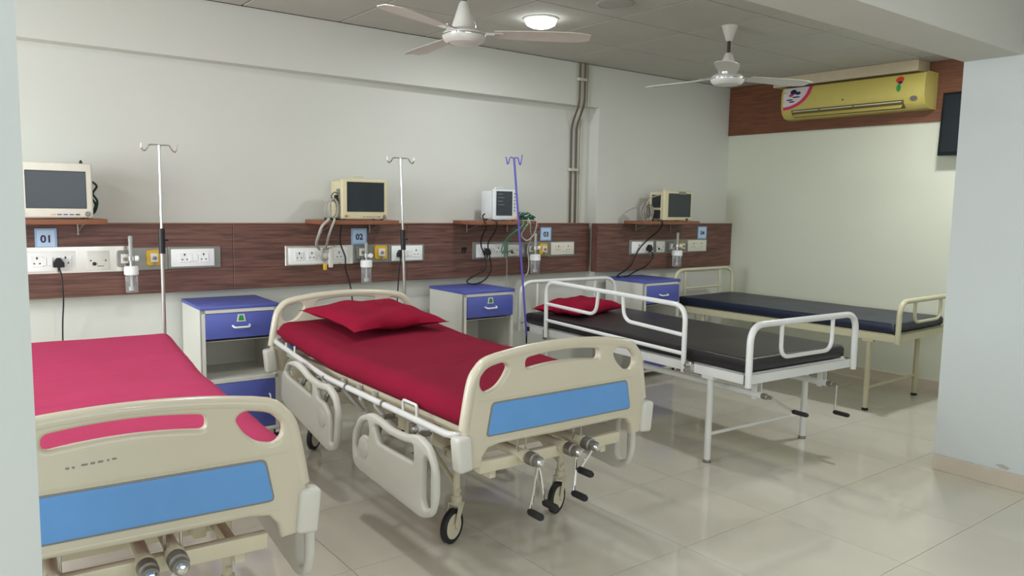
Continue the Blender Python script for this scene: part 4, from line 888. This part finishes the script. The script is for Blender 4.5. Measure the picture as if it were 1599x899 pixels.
# ------------------------------------------------------------------ ceiling fans, lamps
def fan(x, y, zm, label, angs, conedown, bm_, rb=0.60, cone_c=fan_m):
    t = thing('ceiling_fan', label, 'ceiling fan', (x, y, ZC)); dz = zm-ZC
    MB().lathe([(0.052, 0), (0.048, -0.012), (0.020, -0.092), (0.016, -0.095)], n=24).build('ceiling_cup', cone_c, t)
    MB().lathe([(0.011, -0.09), (0.011, dz+0.11)], n=12).build('down_rod', maroon_m, t)
    MB().lathe([(0.018, dz+0.165), (0.026, dz+0.155), (0.060, dz+0.050), (0.056, dz+0.032)], n=24).build('lower_cup', cone_c, t)
    MB().lathe([(0.030, dz+0.04), (0.085, dz+0.030), (0.104, dz+0.012), (0.106, dz-0.006), (0.098, dz-0.022), (0.080, dz-0.034), (0.076, dz-0.030), (0.045, dz-0.040), (0.002, dz-0.043)], n=36).build('motor_housing', fan_m, t)
    MB().lathe([(0.107, dz+0.006), (0.108, dz+0.002), (0.107, dz-0.002)], n=36).build('chrome_band', chrome_m, t)
    for a in angs:
        a = math.radians(a); R = Matrix.Rotation(a, 3, 'Z')
        bl = MB(); N = 10; rows = []
        for i in range(N+1):
            f = i/N; r = 0.15+(rb-0.15)*f; hw = 0.046+0.026*math.sin(min(1, f*1.2)*PI/2)
            if i == N: hw *= 0.62
            if i == N-1: hw *= 0.93
            tilt = 0.16*(1-0.4*f); zz = dz+0.012-0.006*f
            row = []
            for u in (-1, 0, 1):
                p = Vector((r, u*hw, -u*hw*math.sin(tilt)+0.006*(1-u*u)))
                row.append((R @ p)+Vector((0, 0, zz)))
            rows.append(row)
        vt = [[bl.bm.verts.new(p+Vector((0, 0, 0.0015))) for p in r] for r in rows]; vb = [[bl.bm.verts.new(p-Vector((0, 0, 0.0015))) for p in r] for r in rows]
        for i in range(N):
            for j in range(2):
                bl.bm.faces.new((vt[i][j], vt[i+1][j], vt[i+1][j+1], vt[i][j+1])); bl.bm.faces.new((vb[i][j], vb[i][j+1], vb[i+1][j+1], vb[i+1][j]))
            bl.bm.faces.new((vt[i][0], vb[i][0], vb[i+1][0], vt[i+1][0])); bl.bm.faces.new((vt[i+1][2], vb[i+1][2], vb[i][2], vt[i][2]))
        for j in range(2):
            bl.bm.faces.new((vt[0][j], vt[0][j+1], vb[0][j+1], vb[0][j])); bl.bm.faces.new((vt[N][j+1], vt[N][j], vb[N][j], vb[N][j+1]))
        bo = bl.build('fan_blade', bm_, t, smooth=60)
        MB().poly([tuple((R @ Vector(p))+Vector((0, 0, dz+0.014))) for p in ((0.08, -0.022, 0), (0.19, -0.030, 0), (0.20, 0, 0), (0.19, 0.030, 0), (0.08, 0.022, 0))], (0, 0, 0.004)).build('blade_arm', chrome_m, bo)
    return t
fan(2.170, 3.262, 2.215, 'near ceiling fan left of the lit round lamp', (-36, 84, 204), True, fanp_m, 0.62)
fan(4.160, 3.212, 2.220, 'far ceiling fan in front of the yellow air conditioner', (217, -22, 98), False, fan_m, 0.60)

def lamp(x, y, r, label, on):
    t = thing('ceiling_lamp', label, 'lamp', (x, y, ZC))
    MB().lathe([(r*1.10, 0.002), (r*1.12, -0.006), (r*1.0, -0.012), (r*1.0, 0.002)], n=40).build('lamp_rim', fan_m if on else lampoff_m, t)
    MB().lathe([(r*0.98, -0.004), (r*0.98, -0.020), (r*0.90, -0.038), (r*0.6, -0.052), (0.002, -0.058)] if on else [(r*0.99, -0.004), (r*0.99, -0.010), (r*0.6, -0.013), (0.002, -0.014)], n=40).build('lamp_diffuser', lamp_m if on else lampoff_m, t)
    if on:
        d = bpy.data.lights.new('lamp_light', 'AREA'); d.shape = 'DISK'; d.size = r*1.9; d.energy = 11.5; d.color = (0.92, 0.97, 1.0)
        o = bpy.data.objects.new('lamp_light', d); C.objects.link(o); o.parent = t; o.location = (0, 0, -0.062)
    return t
lamp(3.140, 3.860, 0.098, 'lit round white ceiling lamp right of the near fan', True)
lamp(3.213, 3.285, 0.098, 'unlit round grey ceiling lamp between the two fans', False)

# ------------------------------------------------------------------ right wall: wooden band, air conditioner, duct box, television
bt = tag(MB().span(XR-0.025, XR, 1.88, 4.805, 2.098, ZC-0.001, bev=0.002, seg=1).build('wooden_band', band_m, smooth=0), 'dark brown wooden band along the top of the right wall', 'panel')
ac = thing('air_conditioner', 'yellow wall-mounted air conditioner with stickers on the brown band', 'air conditioner', (XR-0.025, 3.485, 2.185))
al = 1.19
prof = [(0, 0.0), (-0.10, 0.0), (-0.150, 0.012), (-0.185, 0.045), (-0.203, 0.10), (-0.205, 0.17), (-0.200, 0.225), (-0.185, 0.262), (-0.15, 0.275), (0, 0.275)]
ms = MB().poly([(x, -al/2, z) for x, z in prof], (0, al, 0))
ms.build('casing', acy_m, ac, smooth=30)
for s in (-1, 1):
    MB().poly([(x*1.01, s*(al/2)-0.0, z*1.01-0.001) for x, z in prof], (0, s*0.018, 0)).build('end_cap', acy_m, ac, smooth=30)
MB().poly([(-0.1520, -al/2+0.14, 0.010), (-0.1900, -al/2+0.14, 0.046), (-0.1985, -al/2+0.14, 0.072), (-0.17, -al/2+0.14, 0.06)], (0, al-0.22, 0)).build('air_outlet', acd_m, ac, smooth=0)
MB().box((-0.188, 0.03, 0.026), (0.006, al-0.25, 0.040), Matrix.Rotation(0.80, 3, 'Y'), bev=0.002, seg=1).build('louvre', acy_m, ac)
MB().box((-0.199, 0.03, 0.058), (0.004, al-0.25, 0.008), Matrix.Rotation(0.3, 3, 'Y')).build('louvre_slat', conduit_m, ac)
for yy in (-0.05, 0.25): MB().box((-0.199, yy, 0.054), (0.008, 0.012, 0.03)).build('vane', acd_m, ac)
def surf(z):
    for (x0, z0), (x1, z1) in zip(prof[3:], prof[4:]):
        if z0 <= z <= z1: return x0+(x1-x0)*(z-z0)/(z1-z0)
    return -0.2
def decal(name, m, cy, cz, ry, rz_, a0, a1, off, parent, n=14, inner=0.0):
    """sector decal following the casing surface"""
    b = MB(); rows = []
    for i in range(n+1):
        a = a0+(a1-a0)*i/n; row = []
        for k in range(7):
            q = inner+(1-inner)*k/6; y = cy+math.cos(a)*ry*q; z = min(0.262, max(0.047, cz+math.sin(a)*rz_*q))
            row.append(b.bm.verts.new((surf(z)-off, y, z)))
        rows.append(row)
    for r0, r1 in zip(rows, rows[1:]):
        for k in range(6):
            try: b.bm.faces.new((r0[k], r1[k], r1[k+1], r0[k+1]))
            except ValueError: pass
    return b.build(name, m, parent, smooth=60)
decal('round_sticker_rim', pink_m, al/2, 0.262, 0.27, 0.185, PI, PI*1.5, 0.0012, ac, inner=0.86)
sk = decal('round_sticker', stk_m, al/2, 0.262, 0.235, 0.160, PI, PI*1.5, 0.0014, ac)
for (cy, cz, w, h, m) in ((0.50, 0.225, 0.030, 0.022, ink_m), (0.455, 0.212, 0.026, 0.014, ink_m), (0.52, 0.198, 0.022, 0.012, pink_m), (0.47, 0.180, 0.040, 0.006, ink_m), (0.53, 0.160, 0.034, 0.006, ink_m), (0.51, 0.143, 0.03, 0.006, ink_m)):
    decal('sticker_print', m, cy, cz, w, h, 0, 2*PI, 0.0022, sk)
decal('rating_disc', red_m, -0.42, 0.225, 0.032, 0.026, 0, 2*PI, 0.0014, ac)
decal('rating_disc_center', ink_m, -0.425, 0.205, 0.018, 0.012, 0, 2*PI, 0.0022, ac)
decal('green_emblem', greenst_m, -0.415, 0.165, 0.018, 0.030, 0, 2*PI, 0.0014, ac)
MB().box((-0.205, -0.52, 0.105), (0.003, 0.045, 0.05), bev=0.001, seg=1).build('display_label', steel_m, ac) if False else decal('display_label', steel_m, -0.53, 0.075, 0.03, 0.02, 0, 2*PI, 0.0014, ac)
MB().box((-0.2055, 0.04, 0.118), (0.003, 0.012, 0.010)).build('sensor_dot', slot_m, ac)
dx = tag(MB().span(XR-0.215, XR-0.026, 2.94, 4.20, 2.468, ZC-0.001, bev=0.003, seg=1).build('duct_box', mat('beige_duct_box', (196, 182, 152), 0.6), smooth=0), 'beige boxed casing between the ceiling and the yellow air conditioner', 'casing')
tv = thing('wall_television', 'black television edge-on on the right wall, half hidden by the near wall', 'television', (XR-0.10, 2.42, 2.06), 0)
MB().box((0, 0, 0), (0.045, 0.74, 0.47), Matrix.Rotation(0.06, 3, 'Y'), bev=0.005).build('television_body', tv_m, tv)
MB().box((-0.0235, 0, 0.005), (0.003, 0.70, 0.42), Matrix.Rotation(0.06, 3, 'Y')).build('screen', mat('television_glass', (16, 24, 28), 0.45, spec=0.3), tv)
MB().span(0.0, 0.0745, -0.08, 0.08, -0.06, 0.06).build('wall_mount', black_m, tv)
